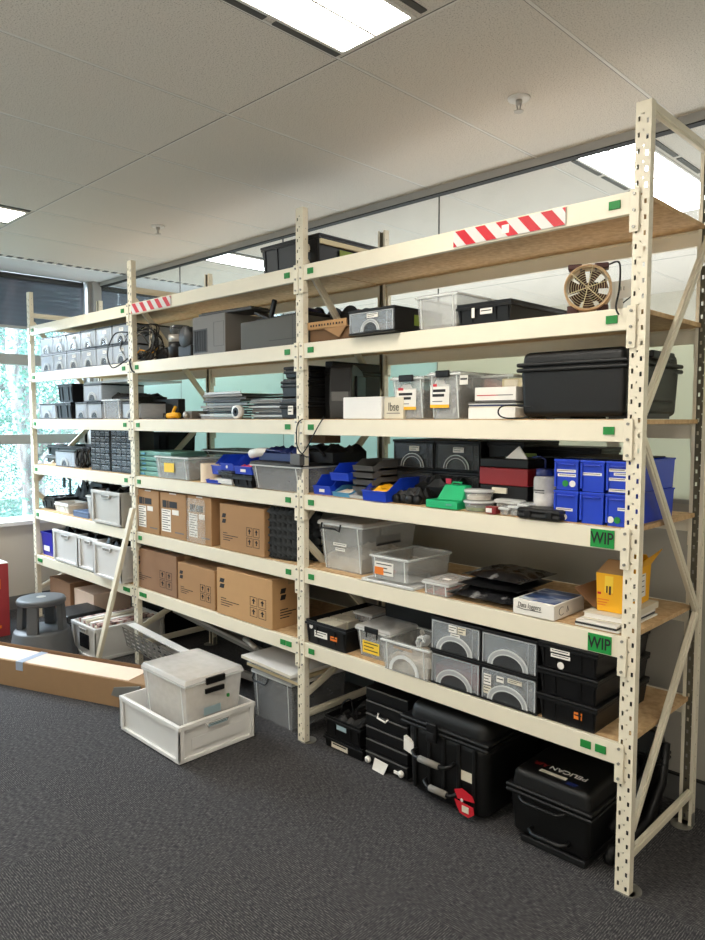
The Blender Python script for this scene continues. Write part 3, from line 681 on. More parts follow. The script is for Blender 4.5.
x, w, h = span(104, 142, 390, .1, DK[3])
t = thing('camera_bag', 'black soft camera bag lying on the tub behind the second post', 'bag', (x, .1, zt+.004))
lump(0, 0, 0, w*.9, .2, .05, 'bag', 'black2', t, n=10, rough=.6); MB().tube([(.02, .05, .03), (.05, .04, .06), (.12, .04, .062), (.16, .05, .04)], .004).build('strap', 'black', t, smooth=True)
t = thing('flat_tray', 'flat translucent tray lid lying across the clear boxes', 'lid', (X(84, 383, .06), .06, Z(92, 384, y0)+.004))
MB().box(0, 0, 0, .62, .36, .006).collar(0, 0, .006, .62, .36, .014, .004).build('lid', 'clearhi', t)
# shelf 4 of the left bay
x, w, h = span(42, 88, 445, .12, DK[4])
t = black_box('long black tray on a grey tray beside the left post', x, .16, DK[4]+.062, w*.92, .3, h-.06, open_=True, name='black_tray', cat='tray')
t = black_box('grey tray under the long black tray beside the left post', x, .15, DK[4], w*.6, .3, .058, m='grey', open_=True, name='grey_tray', cat='tray')
abox(55, 74, 450.5, 4, 'clear-fronted box in front of the black tray and cable coil', 'd', fh=.4, d=.12)
x = X(82, 460, .06); t = thing('cable_coil', 'coil of black cable leaning beside the small-parts cabinets', 'cable', (x, .05, DK[4]+.07), rx=.0)
for k in range(6):
    MB().tube([((.045+.006*(k % 3))*math.cos(a*.3142+k), -.012+k*.012+.006*math.sin(a*.9+k), (.062+.002*(k % 3))*math.sin(a*.3142+k)) for a in range(20)], .0045, 6, closed=True).build('loop', 'black', t, smooth=True)
def parts_cabinet(label, x, y, z, w, d, h, seed):
    rnd = random.Random(seed); t = thing('parts_cabinet', label, 'cabinet', (x, y, z))
    MB().box(0, .004, 0, w, d, .006).box(0, .004, h-.006, w, d, h).box(0, .004, .006, .006, d, h-.006).box(w-.006, .004, .006, w, d, h-.006).box(.006, d-.004, .006, w-.006, d, h-.006).build('housing', 'dark', t, bevel=.001)
    rows, cols = 7, 4
    for r_ in range(rows):
        for c in range(cols):
            if r_ == 0 and c % 2: continue
            n_ = 2 if r_ == 0 else 1
            cwid = (w-.012)/cols; xx = .006+c*cwid; zz = .006+r_*(h-.012)/rows; hh = (h-.012)/rows
            dr = MB().tub(cwid*n_-.003, d*.5, hh-.004, .0015, .0, z0=zz+.002, x0=xx+.0015, y0=0).build('drawer', 'clearblack', t)
            MB().box(xx+cwid*n_*.2, -.003, zz+hh*.72, xx+cwid*n_*.8, .001, zz+hh*.80).build('pull', 'arc', dr)
            if rnd.random() < .7: MB().box(xx+.004, .004, zz+.004, xx+cwid*.85, .03, zz+hh*(.3+.4*rnd.random())).build('small_parts', rnd.choice(['offpaper', 'silver', 'grey', 'paper']), dr)
    return t
x, w, h = span(90, 109.5, 429.5, y0, DK[4]); parts_cabinet('dark cabinet of small clear drawers, left one of the pair', x, y0, DK[4], w, .15, h, 1)
x, w, h = span(110.5, 131.5, 429, y0, DK[4]); parts_cabinet('dark cabinet of small clear drawers beside the second post', x, y0, DK[4], w, .15, h, 2)
# shelf 5 of the left bay: instruments
x = X(41, 510, .06)
t = black_box('small black open tray of parts beside the left post', x, .07, DK[5], .22, .25, .085, open_=True, name='black_tray', cat='tray', fill='black2', fh=1)
t = thing('microscope', 'small black bench microscope standing behind the tray', 'microscope', (X(48, 505, .3), .36, DK[5]))
MB().box(0, 0, 0, .09, .12, .015).build('base', 'black', t, bevel=.004); MB().tube([(.045, .11, .015), (.045, .11, .16), (.045, .07, .2)], .011, 8).build('arm', 'black', t, smooth=True)
MB().cyl(.013, (.045, .06, .1), (.045, .06, .22), 10).build('tube', 'black', t, smooth=True)
x = X(55, 512, .1)
t = black_box('small open white box with black gear beside the blue-grey box', X(55, 515, y0+.02), y0+.02, DK[5], .22, .15, .07, m='white', open_=True, name='white_box', cat='box')
t = thing('camera_rig', 'tangle of black camera rigging and clamps on the shelf above the white crates', 'camera gear', (X(54, 500, .1), .2, DK[5]+.0))
lump(0, .05, 0, .62, .25, .13, 'body', 'black2', t, n=12, rough=1.1)
for k in range(7):
    xx = .06+.08*k; MB().tube([(xx, .1, .08), (xx+.03, .08, .14+.03*(k % 3)), (xx+.08, .12, .17+.02*(k % 2)), (xx+.1, .15, .12)], .010, 7).build('clamp_arm', 'black', t, smooth=True)
MB().lathe([(.035, 0), (.035, .05), (.028, .055)], (.42, .0, .15), 'y', 16).build('lens', 'black', t, smooth=True)
MB().box(.38, .03, .13, .5, .09, .21).build('camera_body', 'black', t, bevel=.006)
x, w, h = span(73, 88, 510, y0, DK[5]); t = thing('equipment_box', 'small blue-grey metal equipment box at the shelf edge', 'box', (x, y0, DK[5]))
M['slate'] = mat('slate_blue_paint', (78, 98, 132), .5)
MB().box(0, 0, 0, w, .16, h).build('box', 'slate', t, bevel=.003); MB().box(.0, -.002, h*.72, w, .0, h*.76).build('lid_line', 'ink', t)
t = clear_bin('tall narrow clear jug-like container left of the grey crate', X(87, 515, y0), y0, DK[5], .12, .16, .16, body='clearlid', fill='palestuff', fh=.4, name='clear_container', cat='container', ribs=False)
x, w, h = span(93.5, 121, 489, -.005, DK[5])
t = euro_crate('grey crate of black bags on the shelf above the white crates', x, -.01, DK[5], w, .45, h, 'greycrate', end='y', fill='black2', fh=1.0)
# shelf 6 of the left bay
x, w, h = span(41, 52, 531, y0, DK[6])
t = thing('blue_bin', 'deep blue bin with a white label beside the left post', 'bin', (x, y0, DK[6]))
b = MB().tub(w, .3, h, .003, .01).build('bin', 'deepblue', t); fdecal(b, w*.2, h*.2, w*.5, h*.22, y=.004); MB().collar(-.004, -.004, h-.012, w+.004, .304, h, .006).build('rim', 'deepblue', b)
x, w, h = span(54, 77.5, 528.5, .0, DK[6]); euro_crate('white crate of black gear, leftmost of the three on the lowest shelf', x, .0, DK[6], w, .42, h, 'crate', fill='black2', fh=1.02, group='white crates on the lowest left shelf')
x3 = X(94.5, 543, -.035); w3 = X(121, 550, -.035)-x3; x2 = x+w+.026; w2 = x3-.026-x2
euro_crate('white crate of black gear, middle of the three on the lowest shelf', x2, .0, DK[6], w2, .42, h, 'crate', fill='black2', fh=1.02, group='white crates on the lowest left shelf')
euro_crate('white crate of black gear nearest the second post, behind the leaning pole', x3, -.035, DK[6], w3, .42, h, 'crate', fill='film', fh=1.02, group='white crates on the lowest left shelf')
# floor of the left bay
carton('open brown cardboard carton under the left bay behind the step stool', -2.86, .05, 0, .34, .36, .32, 'card2', marks=0, seam=False)
carton('open pale cardboard carton next to the brown one under the left bay', -2.5, .07, 0, .3, .34, .29, 'pinkcard', marks=0, seam=False)
t = thing('tool_case', 'black tool body with a red top on the cartons under the left bay', 'tool', (-2.2, .33, .30))
MB().box(0, 0, -.30, .44, .28, .04).build('case', 'black', t, bevel=.03, seg=3); MB().box(.12, .02, .04, .34, .2, .065).build('red_top', 'pinkred', t, bevel=.012)
MB().tube([(.02, -.01, .0), (.02, -.05, .03), (.18, -.05, .045), (.18, -.01, .04)], .012, 8).build('handle', 'black', t, smooth=True)
q0 = atZ(104, 662, 0); q1 = atZ(78, 645, 0)
rugged_case('black equipment case between the step stool and the magazine crate', -2.33, -.20, 0, .30, .30, .22, bev=.012)
cr = euro_crate('white crate of magazines on the floor under the left bay', -2.0, -.165, 0, .31, .46, .21, 'crate', end='y', name='stacking_crate')
MB().box(.09, -.0008, .06, .22, -.0003, .15).build('end_label', 'film', cr)
for k in range(9):
    t = MB().box(0, 0, 0, .026, .38, .2+random.uniform(-.01, .012)).build('magazine', ['print', 'paper', 'print', 'offpaper'][k % 4], bevel=.001); t.location = (-1.978+.030*k, -.135, .012); t.rotation_euler = (0, .0, 0)
    tag(t, 'magazine filed upright in the white floor crate', 'magazine', 'magazines in the floor crate')
a = atY(97.5, 660, -.13); b_ = atY(134, 515, -.02)
t = thing('leaning_pole', 'cream steel pole leaning against the second post of the racking', 'pole', (0, 0, 0))
p0 = Vector((-1.60, -.215, .02)); pr0 = atY(97.5, 662, -.2); p0 = Vector((pr0.x, -.2, pr0.z)); pr1 = atY(133, 508, -.03); p1 = Vector((pr1.x, -.03, pr1.z))
MB().quadbox([(p0.x-.018, p0.y-.012, p0.z), (p0.x+.018, p0.y-.012, p0.z), (p0.x+.018, p0.y+.012, p0.z), (p0.x-.018, p0.y+.012, p0.z)], [(p1.x-.018, p1.y-.012, p1.z), (p1.x+.018, p1.y-.012, p1.z), (p1.x+.018, p1.y+.012, p1.z), (p1.x-.018, p1.y+.012, p1.z)]).build('pole', 'brace', t, bevel=.003)
# step stool
SS = (-2.0, -.36)
t = thing('step_stool', 'round grey plastic step stool on the carpet by the left bay', 'stool', (-1.97, -.372, 0)); t.scale = (.93, .93, .93)
MB().lathe([(.215, .02), (.218, .05), (.205, .06), (.175, .205), (.168, .215), (.0, .216)], n=40, caps=False).build('base', 'stool', t, smooth=True)
MB().lathe([(.222, .0), (.222, .03), (.212, .034)], n=40).build('rubber_skirt', 'dark', t, smooth=True)
MB().lathe([(.0, .385), (.140, .385), (.150, .392), (.152, .41), (.145, .422), (.13, .426), (.0, .427)], n=40, caps=False).build('top_step', 'stool', t, smooth=True)
for k in range(4):
    a = math.pi/4+k*math.pi/2; u_ = Vector((math.cos(a), math.sin(a), 0)); v_ = Vector((-u_.y, u_.x, 0))
    bq = [u_*.115-v_*.034, u_*.155-v_*.036, u_*.155+v_*.036, u_*.115+v_*.034]; tq = [u_*.105-v_*.032, u_*.142-v_*.034, u_*.142+v_*.034, u_*.105+v_*.032]
    MB().quadbox([(p.x, p.y, .21) for p in bq], [(p.x, p.y, .39) for p in tq]).build('leg', 'stool', t, bevel=.006)
MB().lathe([(.03, .427), (.03, .4285)], n=20).build('badge', 'silver', t)
# long carton on the floor
A = Vector((-1.93, -.78, 0)); B = Vector((-.80, -.335, 0)); ang = math.atan2((B-A).y, (B-A).x)
L0 = Vector((-2.2, -.885, 0)); ln = (B-L0).length
t = thing('long_cardboard_box', 'long open cardboard carton lying on the carpet in front of the left bay', 'box', (L0.x, L0.y, 0), ang)
t2 = MB().box(0, 0, 0, ln, .18, .145).build('box', 'greybrowncard', t, bevel=.003)
MB().box(.0, .012, .145, ln-.12, .172, .147).build('pale_top', 'pinkcard', t2)
MB().box(0, .178, .10, ln-.02, .183, .165).build('back_flap', 'brownin', t)
MB().box(.62, -.002, .10, .67, .0, .147).box(.62, -.002, .147, .67, .18, .1485).build('tape_strip', 'packtape', t)
M['bluetape'] = mat('pale_blue_tape', (160, 172, 190), .4)
t.children[-1].data.materials[0] = M['bluetape']
mb = MB(); 
mb.quadbox([(ln-.22, -.004, .060), (ln-.04, -.006, .045), (ln-.04, 0, .045), (ln-.22, 0, .06)], [(ln-.20, -.006, .105), (ln-.03, -.012, .135), (ln-.03, 0, .135), (ln-.20, 0, .105)]); mb.build('duct_tape', 'ducttape', t2, bevel=.001)
MB().quadbox([(ln-.10, -.02, .0), (ln+.03, -.03, .0), (ln+.03, -.02, .0), (ln-.10, -.01, .0)], [(ln-.10, -.004, .05), (ln+.01, -.006, .06), (ln+.01, 0, .06), (ln-.10, 0, .05)]).build('torn_flap', 'card3', t2)
# red box at far left
t = thing('red_cabinet', 'red box standing upright at the left edge of the picture', 'cabinet', (-2.98, -.66, 0))
MB().box(0, 0, 0, .33, .345, .50).build('body', 'redcab', t, bevel=.004); sdecal(t, .33, .20, .33, .09, .07, 'orange', 'emblem'); sdecal(t, .33, .2, .06, .09, .02, 'orange', 'small_print')
MB().box(0, 0, .50, .33, .345, .505).build('top_sheet', 'paper', t)
# ================================================================== MIDDLE BAY
# top shelf: shallow black tray across the joint
t = black_box('black lidded crate on the top shelf behind the third post', -.325, .05, DK[1], .40, .46, .135, open_=False); MB().box(.404, .12, .03, .406, .34, .08).build('lime_label', 'lime', t)
MB().box(.401, .0, .09, .412, .46, .11).build('side_rail', 'beige', t)
# shelf 2
def knot(label, cx, cy, cz, rx_, rz_, n, seed, m='black', r=.0032):
    rnd = random.Random(seed)
    for k in range(n):
        ax_, az_ = rx_*rnd.uniform(.5, 1), rz_*rnd.uniform(.5, 1); ph = rnd.uniform(0, 6); ox = rnd.uniform(-.02, .02); yy = rnd.uniform(-.03, .05)
        pts = [(cx+ox+ax_*math.cos(ph+a*.45+.2*math.sin(a)), cy+yy+.03*math.sin(a*.7+k), cz+az_*math.sin(ph+a*.45)) for a in range(14)]
        pts = [(p[0], p[1], max(p[2], DK[2]+.006)) for p in pts]
        cable(label, pts, r, [m, 'grey', m, 'rubber', m, 'offpaper'][k % 6], group='tangled cables on the middle bay', n=4)
kx = X(148, 345, .1)
knot('thin cable in the black tangle beside the second post', kx-.02, .07, DK[2]+.11, .17, .12, 15, 3, r=.0042)
cable('yellow-brown cable in the tangle beside the second post', [(kx-.08, .06, DK[2]+.03), (kx, .05, DK[2]+.07), (kx+.09, .07, DK[2]+.05), (kx+.12, .1, DK[2]+.09)], .004, 'yellow')
cable('black cable hanging in a loop over the second post', [(kx-.02, -.02, DK[2]+.17), (kx-.14, -.04, DK[2]+.165), (kx-.22, -.045, DK[2]+.06), (kx-.17, -.04, DK[2]-.03), (kx-.06, .0, DK[2]+.02)], .004)
cable('short black plug cable drooping over the shelf edge', [(kx-.04, .02, DK[2]+.03), (kx-.01, -.015, DK[2]+.0), (kx+.02, -.02, DK[2]-.05), (kx+.05, -.02, DK[2]-.065)], .005)
t = thing('cable_bundle', 'dark bundle of bagged leads under the cable tangle', 'cables', (kx-.13, .1, DK[2])); lump(0, .02, 0, .30, .24, .06, 'bundle', 'black2', t, n=14, rough=.9)
x, w, h = span(164.5, 177, 326, .05, DK[2]); t = thing('flask', 'black cylinder with a wide steel band beside the cable tangle', 'flask', (x+w/2, .11, DK[2]))
r_ = w/2; MB().lathe([(r_, 0), (r_*1.02, .05*h/.15), (r_, h*.5)], n=24).build('base', 'black', t, smooth=True); MB().lathe([(r_*1.01, h*.5), (r_*1.01, h*.72)], n=24).build('steel_band', 'silver', t, smooth=True); MB().lathe([(r_*.9, h*.72), (r_*.9, h*.97), (r_*.8, h)], n=24).build('cap', 'clearblack', t, smooth=True)
x, w, h = span(177.5, 191, 329, .05, DK[2]); t = thing('power_adapter', 'black rounded motor housing beside the steel banded cylinder', 'motor', (x, .05, DK[2]))
MB().box(0, 0, 0, w, .14, h*.42).build('base', 'black', t, bevel=.01, seg=3); MB().lathe([(w*.42, 0), (w*.46, .01), (w*.46, .12), (w*.42, .13)], (w*.5, .0, h*.68), 'y', 20).build('drum', 'dark', t, smooth=True)
# grey computer with fan grille
x, w, h = span(192.5, 225, 318, y0, DK[2]); dd_ = .40
t = thing('server_unit', 'grey computer case with dark front grille on the shelf under the striped tape', 'computer', (x, y0, DK[2]))
MB().box(0, 0, 0, w, dd_, h).build('case', 'pcgrey', t, bevel=.003)
g = MB().collarxz(w*.02, h*.05, w*.44, h*.62, .006).build('grille_frame', 'dark', t); MB().box(w*.05, -.0015, h*.08, w*.43, -.0005, h*.64).build('grille', 'black2', g)
for k in range(5): MB().box(w*(.08+.07*k), -.004, h*.1, w*(.095+.07*k), -.0012, h*.62).build('grille_bar', 'dark', g)
MB().collarxz(w*.66, h*.18, w*.3, h*.62, .0015).build('panel_line', 'dark', t)
MB().box(w+.0003, dd_*.3, h*.35, w+.002, dd_*.55, h*.6).build('side_vent', 'black2', t)
for k in range(2):
    kk = thing('keyboard', ['dark grey keyboard lying on the grey computer case', 'black keyboard lying crooked under the top shelf'][k], 'keyboard', (x+.04+k*.40, .04+.05*k, DK[2]+[h, Z(240.5, 323, y0)-DK[2]][k]+.001), .06-.10*k)
    MB().box(0, 0, 0, .42, .14, .014).build('body', ['dark', 'black'][k], kk, bevel=.004)
    for r2 in range(4):
        for c2 in range(12): MB().box(.012+c2*.033, .012+r2*.03, .014, .04+c2*.033, .036+r2*.03, .020).build('key', 'black', kk)
x2, w2, h2 = span(240.5, 296, 322, y0, DK[2])
xe = X(294, 350, y0); h2 = Z(240.5, 323, y0)-DK[2]+.0
t = thing('computer_case', 'large dark olive-grey equipment case left of the third post', 'computer', (x2, y0, DK[2]))
MB().box(0, 0, 0, -.03-x2, .42, h2).build('case', 'olivegrey', t, bevel=.003); MB().box((-.03-x2)*.5, -.001, h2*.22, (-.03-x2)*.98, .0, h2*.235).build('slot_line', 'ink', t); MB().box((-.03-x2)*.88, -.001, .0, (-.03-x2)*.885, .0, h2).build('seam', 'dark', t)
t = thing('handset', 'black handset standing up on the olive-grey case', 'handset', (x2+.12, .12, DK[2]+h2), ry=.45); MB().box(-.012, -.01, -.002, .012, .01, .10).build('body', 'black', t, bevel=.006); MB().box(-.1, -.03, 0, .02, .05, .015).build('cradle', 'black', t, bevel=.004)
t.rotation_euler = (0, .35, 0); t.location.z += .012
for k, (dx, mm, lb) in enumerate(((.27, 'navy', 'dark blue reel on the olive-grey case'), (.50, 'redcase', 'dark red reel behind the third post'), (.60, 'redcase', 'dark red reel between the third post and the cardboard tray'))):
    t = thing('cable_reel', lb, 'reel', (x2+dx-.06, .25, DK[2]+(h2 if k < 1 else h2*.62)+.0)); rr = .04 if k == 0 else .045
    MB().lathe([(rr, 0), (rr, .1)], (0, 0, rr), 'y', 20).build('drum', mm, t, smooth=True)
    for yy in (-.008, .1): MB().lathe([(rr*1.25, 0), (rr*1.25, .006)], (0, yy, rr*1.25 if False else rr), 'y', 20).build('flange', 'black', t)
t = black_box('black box under the red reels behind the cardboard tray', .0, .17, DK[2], .26, .28, h2*.58); 
# shelf 3 of the middle bay
x, w, h = span(139, 176, 400, .2, DK[3]); t = thing('monitor', 'black flat monitor standing face down edge behind the yellow tool', 'monitor', (x, .2, DK[3]))
MB().box(0, 0, 0, w*1.05, .05, h).build('screen', 'black2', t, bevel=.004); MB().box(w*.4, .05, 0, w*.6, .12, h*.5).build('stand', 'black', t, bevel=.004); MB().box(.0, -.002, 0, w*1.05, .0, .012).build('bezel', 'black', t)
x = X(168, 418, .08); t = thing('glue_gun', 'yellow hand tool lying on the middle shelf', 'tool', (x, .08, DK[3]), .1)
MB().tube([(0, 0, .018), (.06, .0, .022), (.10, 0, .02)], .016, 10).build('barrel', 'yellow', t, smooth=True); MB().tube([(.035, 0, .02), (.03, .02, .05), (.045, .02, .07)], .009, 8).build('grip', 'yellow', t, smooth=True); MB().tube([(0, 0, .02), (-.05, .01, .03), (-.08, .03, .012)], .004, 6).build('lead', 'black', t, smooth=True)
x, w, h = span(183.5, 195, 411, .06, DK[3]); t = thing('metal_instrument', 'small tarnished metal instrument beside the yellow tool', 'instrument', (x, .06, DK[3]))
MB().box(0, 0, 0, w*.7, .12, h).build('body', 'pcgrey', t, bevel=.004); MB().lathe([(h*.36, -.02), (h*.36, 0)], (w*.35, 0, h*.5), 'y', 16).build('dial', 'silver', t, smooth=True); MB().cyl(.01, (w*.7, .05, h*.5), (w*1.05, .05, h*.5), 10).build('spout', 'silver', t, smooth=True)
def panel_stack(x, y, z, w, d, n, h, lab, group, sd):
    rnd = random.Random(sd); th = h/n
    for k in range(n):
        t = thing('metal_tray', lab % (ORD[k] if k < 10 else 'top') if '%s' in lab else lab, 'panel', (x+rnd.uniform(-.018, .018), y+rnd.uniform(0, .03), z+k*th), rnd.uniform(-.06, .06), group)
        MB().box(0, 0, 0, w, d, .002).box(0, 0, .002, w, .002, th*.8).box(0, d-.002, .002, w, d, th*.8).build('tray', ['alu', 'silver', 'dark', 'alu'][k % 4], t)
        MB().box(0, .03, .0021, .006, d-.03, th*.7).build('end_lip', 'alu', t)
x, w, h = span(198, 236, 392, y0, DK[3]); panel_stack(x, y0+.02, DK[3], w, .36, 10, h, '%s metal tray from the bottom of the tall stack', 'metal trays in the tall stack', 4)
x, w, h = span(245, 279, 399, y0, DK[3]); panel_stack(x, y0+.03, DK[3], w, .36, 9, h, '%s metal tray from the bottom of the lower stack', 'metal trays in the lower stack', 8)
x = X(238, 413, .03); t = thing('tape_roll', 'white and black roll of tape between the two stacks of trays', 'tape', (x, .015, DK[3]+.035))
MB().lathe([(.022, 0), (.034, 0), (.034, .028), (.022, .028), (.022, 0)], n=24, caps=False, ax='y').build('roll', 'white', t, smooth=True); MB().lathe([(.010, -.001), (.0225, -.001), (.0225, .029), (.010, .029), (.010, -.001)], n=24, caps=False, ax='y').build('core', 'black', t)
x = X(280, 410, y0); wL = -.03-x
t = rugged_case('black lidded case at the bottom of the stack left of the third post', x, y0, DK[3], wL+.055, .36, Z(283, 398, y0)-DK[3], bev=.006, lid=.35, rim=.004, taper=.006)
fdecal(t, wL*.45, .02, .035, .04, 'paper', y=-.006, lines=2)
zb = Z(283, 398, y0)+.002; t = rugged_case('black case in the middle of the stack left of the third post', x+.01, y0, zb, wL+.045, .34, Z(283, 379, y0)-zb, bev=.006, lid=.3, rim=.004, taper=.006)
zb = Z(283, 379, y0)+.002; t = rugged_case('black case on top of the stack left of the third post', x+.02, y0+.01, zb, wL+.03, .34, Z(283, 367, y0)-zb, bev=.006, lid=.3, rim=.004, taper=.006)
# shelf 4 of the middle bay
x, w, h = span(138, 168, 432, .3, DK[4]); black_box('large black box at the back of the shelf behind the green cases', x, .3, DK[4], w, .2, h)
x, w, h = span(138, 156, 450, y0, DK[4])
for k in range(5):
    t = thing('green_case', 'pale green plastic case, %s from the bottom of its stack' % ORD[k], 'case', (x+.006*(k % 2), y0+.004*(k % 3), DK[4]+k*h/5), 0, 'pale green cases beside the second post')
    MB().box(0, 0, 0, .36, .24, h/5-.004).build('case', 'teal', t, bevel=.004); MB().box(-.003, -.003, h/11, .363, .243, h/11+.003).build('rim', 'teal', t); MB().box(.04, -.006, h/22, .08, 0, h/9).build('latch', 'cyan', t)
x, w, h = span(155, 188, 454, .0, DK[4]); t = clear_bin('clear bin with a yellow label in front of the green cases', x, -.0, DK[4], w, .36, h*.95, body='clear', fill='stuffing', fh=.75); fdecal(t, w*.28, h*.28, w*.3, h*.38, 'yellowlab', y=.001)
t = clear_bin('shallow clear lid tray stacked over the green cases', x+.1, .25, DK[4]+h*.97, .5, .25, .03, body='clearblack', fill=None, name='clear_tray', cat='tray')
x, w, h = span(188.5, 211, 463, .0, DK[4]); r_ = .056; t = thing('paper_roll', 'cream roll of paper towel standing beside the clear bin', 'paper roll', (x+r_+.06, .065, DK[4]))
MB().lathe([(.018, 0), (r_, 0), (r_, h), (.018, h), (.018, 0)], n=32, caps=False).build('roll', 'skin_tan', t, smooth=False); MB().lathe([(.017, 0), (.017, h*.99)], n=16, caps=False).build('core', 'card', t)
x, w, h = span(209, 222, 448, .02, DK[4]); stack_bin('blue picking bin full of bagged parts beside the paper roll', x, .04, DK[4]+.045, w*.9, .22, .10, fill='palestuff', rz=-.1)
stack_bin('low blue picking bin under the bagged parts', x-.01, .01, DK[4], w, .22, .042, fill='palestuff')
x, w, h = span(221, 234, 451, .0, DK[4]); t = stack_bin('blue picking bin propped up, showing a white sticker', x, .0, DK[4]+.075, w, .2, .075, rx=0); disc(t, w*.5, .018, .008, 'paper', y=-.004)
t = black_box('white strip box under the propped blue bin', x-.02, .0, DK[4], w, .2, .03, m='white', name='white_box', cat='box')
t = black_box('flat dark box lifting the propped blue bin', x-.02, .0, DK[4]+.031, w, .2, .042, m='clearblack', name='dark_box', cat='box', ribs=0)
x, w, h = span(235, 252, 452, .0, DK[4]); t = stack_bin('blue picking bin of red and white packets on a black tray', x, .0, DK[4]+.062, w, .2, .085, fill='pinkred', rx=0, lab=True)
t = black_box('low black tray under the blue bin of red packets', x-.01, -.01, DK[4], w*1.15, .24, .058, open_=True, fill='dark', fh=1, name='black_tray', cat='tray')
x, w, h = span(251, 299, 463, -.01, DK[4]); t = clear_bin('wide cloudy clear bin with dark lid left of the third post', x, -.01, DK[4], w*1.04, .36, h, body='cleargrey', fill='grey', fh=.85, taper=.02, lid='black2', lidh=.012)
t = thing('blue_bag', 'navy folded bag lying on the wide cloudy bin', 'bag', (x+.0, .04, DK[4]+h+.014)); lump(0, 0, 0, .3, .26, .055, 'bag', 'navy', t, n=10, rough=.6); MB().tube([(.02, .02, .03), (.06, .0, .05), (.15, -.005, .045), (.22, .02, .03)], .006).build('strap', 'navy', t, smooth=True)
t = thing('foam_wrap', 'white wrapped roll leaning on the navy bag', 'wrap', (x-.05, .03, DK[4]+h+.02), ); MB().tube([(0, 0, .02), (.05, .01, .03), (.1, .05, .03)], .022, 12).build('roll', 'white', t, smooth=True)
t = thing('black_bag', 'black soft bag piled behind the navy bag', 'bag', (x+.2, .1, DK[4]+h+.013)); lump(0, 0, 0, .25, .22, .075, 'bag', 'black2', t, n=10, rough=.5); MB().tube([(.03, .0, .03), (.08, -.01, .07), (.16, -.01, .07), (.2, .0, .03)], .007).build('handle', 'black', t, smooth=True)
carton('small brown carton on the bags left of the third post', x+.22, .12, DK[4]+h+.10, .16, .1, .045, 'brownin', marks=0)
# shelf 5 of the middle bay: cartons
def cbox(u0, u1, vT, lv, label, Y=.012, d=.3, **k):
    x, w, h = span(u0, u1, vT, Y, DK[lv]); h = Z(u0, vT, Y)-DK[lv]; return carton(label, x, Y, DK[lv], w, d, h, **k)
cbox(137, 158.5, 488.5, 5, 'cardboard carton with a white shipping label beside the second post', d=.34, marks=2)
cbox(160, 185.5, 491.5, 5, 'cardboard carton with a white shipping label, second from the second post', d=.34, marks=2)
t = cbox(187.5, 211, 495, 5, 'cardboard carton with crinkled clear tape wrapped over its front', d=.26, marks=2)
mb = MB(); rnd = random.Random(4); nn = 14
for j in range(nn+1):
    for i in range(nn+1): mb.v.append((-.002+.175*i/nn, -.004-rnd.random()*.006, .004+.235*j/nn))
for j in range(nn):
    for i in range(nn): a = j*(nn+1)+i; mb.f.append((a, a+1, a+nn+2, a+nn+1))
mb.build('wrapping_film', 'glossfilm', t)
t = cbox(219.5, 264, 503, 5, 'wide cardboard carton with black logo next to the charcoal foam', d=.20, marks=1, group=None)
# charcoal foam
x = X(275, 540, .06); t = thing('acoustic_foam', 'charcoal egg-crate foam sheets standing between carton and third post', 'foam', (x-.01, .05, DK[5]))
mb = MB(); nx, nz = 19, 19; W_, H_ = .20, .235
for j in range(nz+1):
    for i in range(nx+1): mb.v.append((W_*i/nx, .03*math.cos(math.pi*i/1.5)*math.cos(math.pi*j/1.5)+.03*i/nx, H_*j/nz))
for j in range(nz):
    for i in range(nx): a = j*(nx+1)+i; mb.f.append((a, a+1, a+nx+2, a+nx+1))
fm = mb.build('foam_sheet', 'foam', t, smooth=True); so_ = fm.modifiers.new('s', 'SOLIDIFY'); so_.thickness = .02
dup(fm, t, (.03, .09, 0), (0, 0, -.1))
# shelf 6 of the middle bay
cbox(134, 176, 546.5, 6, 'brown cardboard carton with white tape beside the second post on the lowest shelf', d=.15, marks=1, m='card2')
cbox(177.5, 214.5, 561.5, 6, 'cardboard carton with black logo in the middle of the lowest shelf', d=.30, marks=1, side=False)
t = cbox(216.5, 272, 567, 6, 'large pale cardboard carton with black logo by the third post', Y=.0, d=.24, marks=1, m='card3')
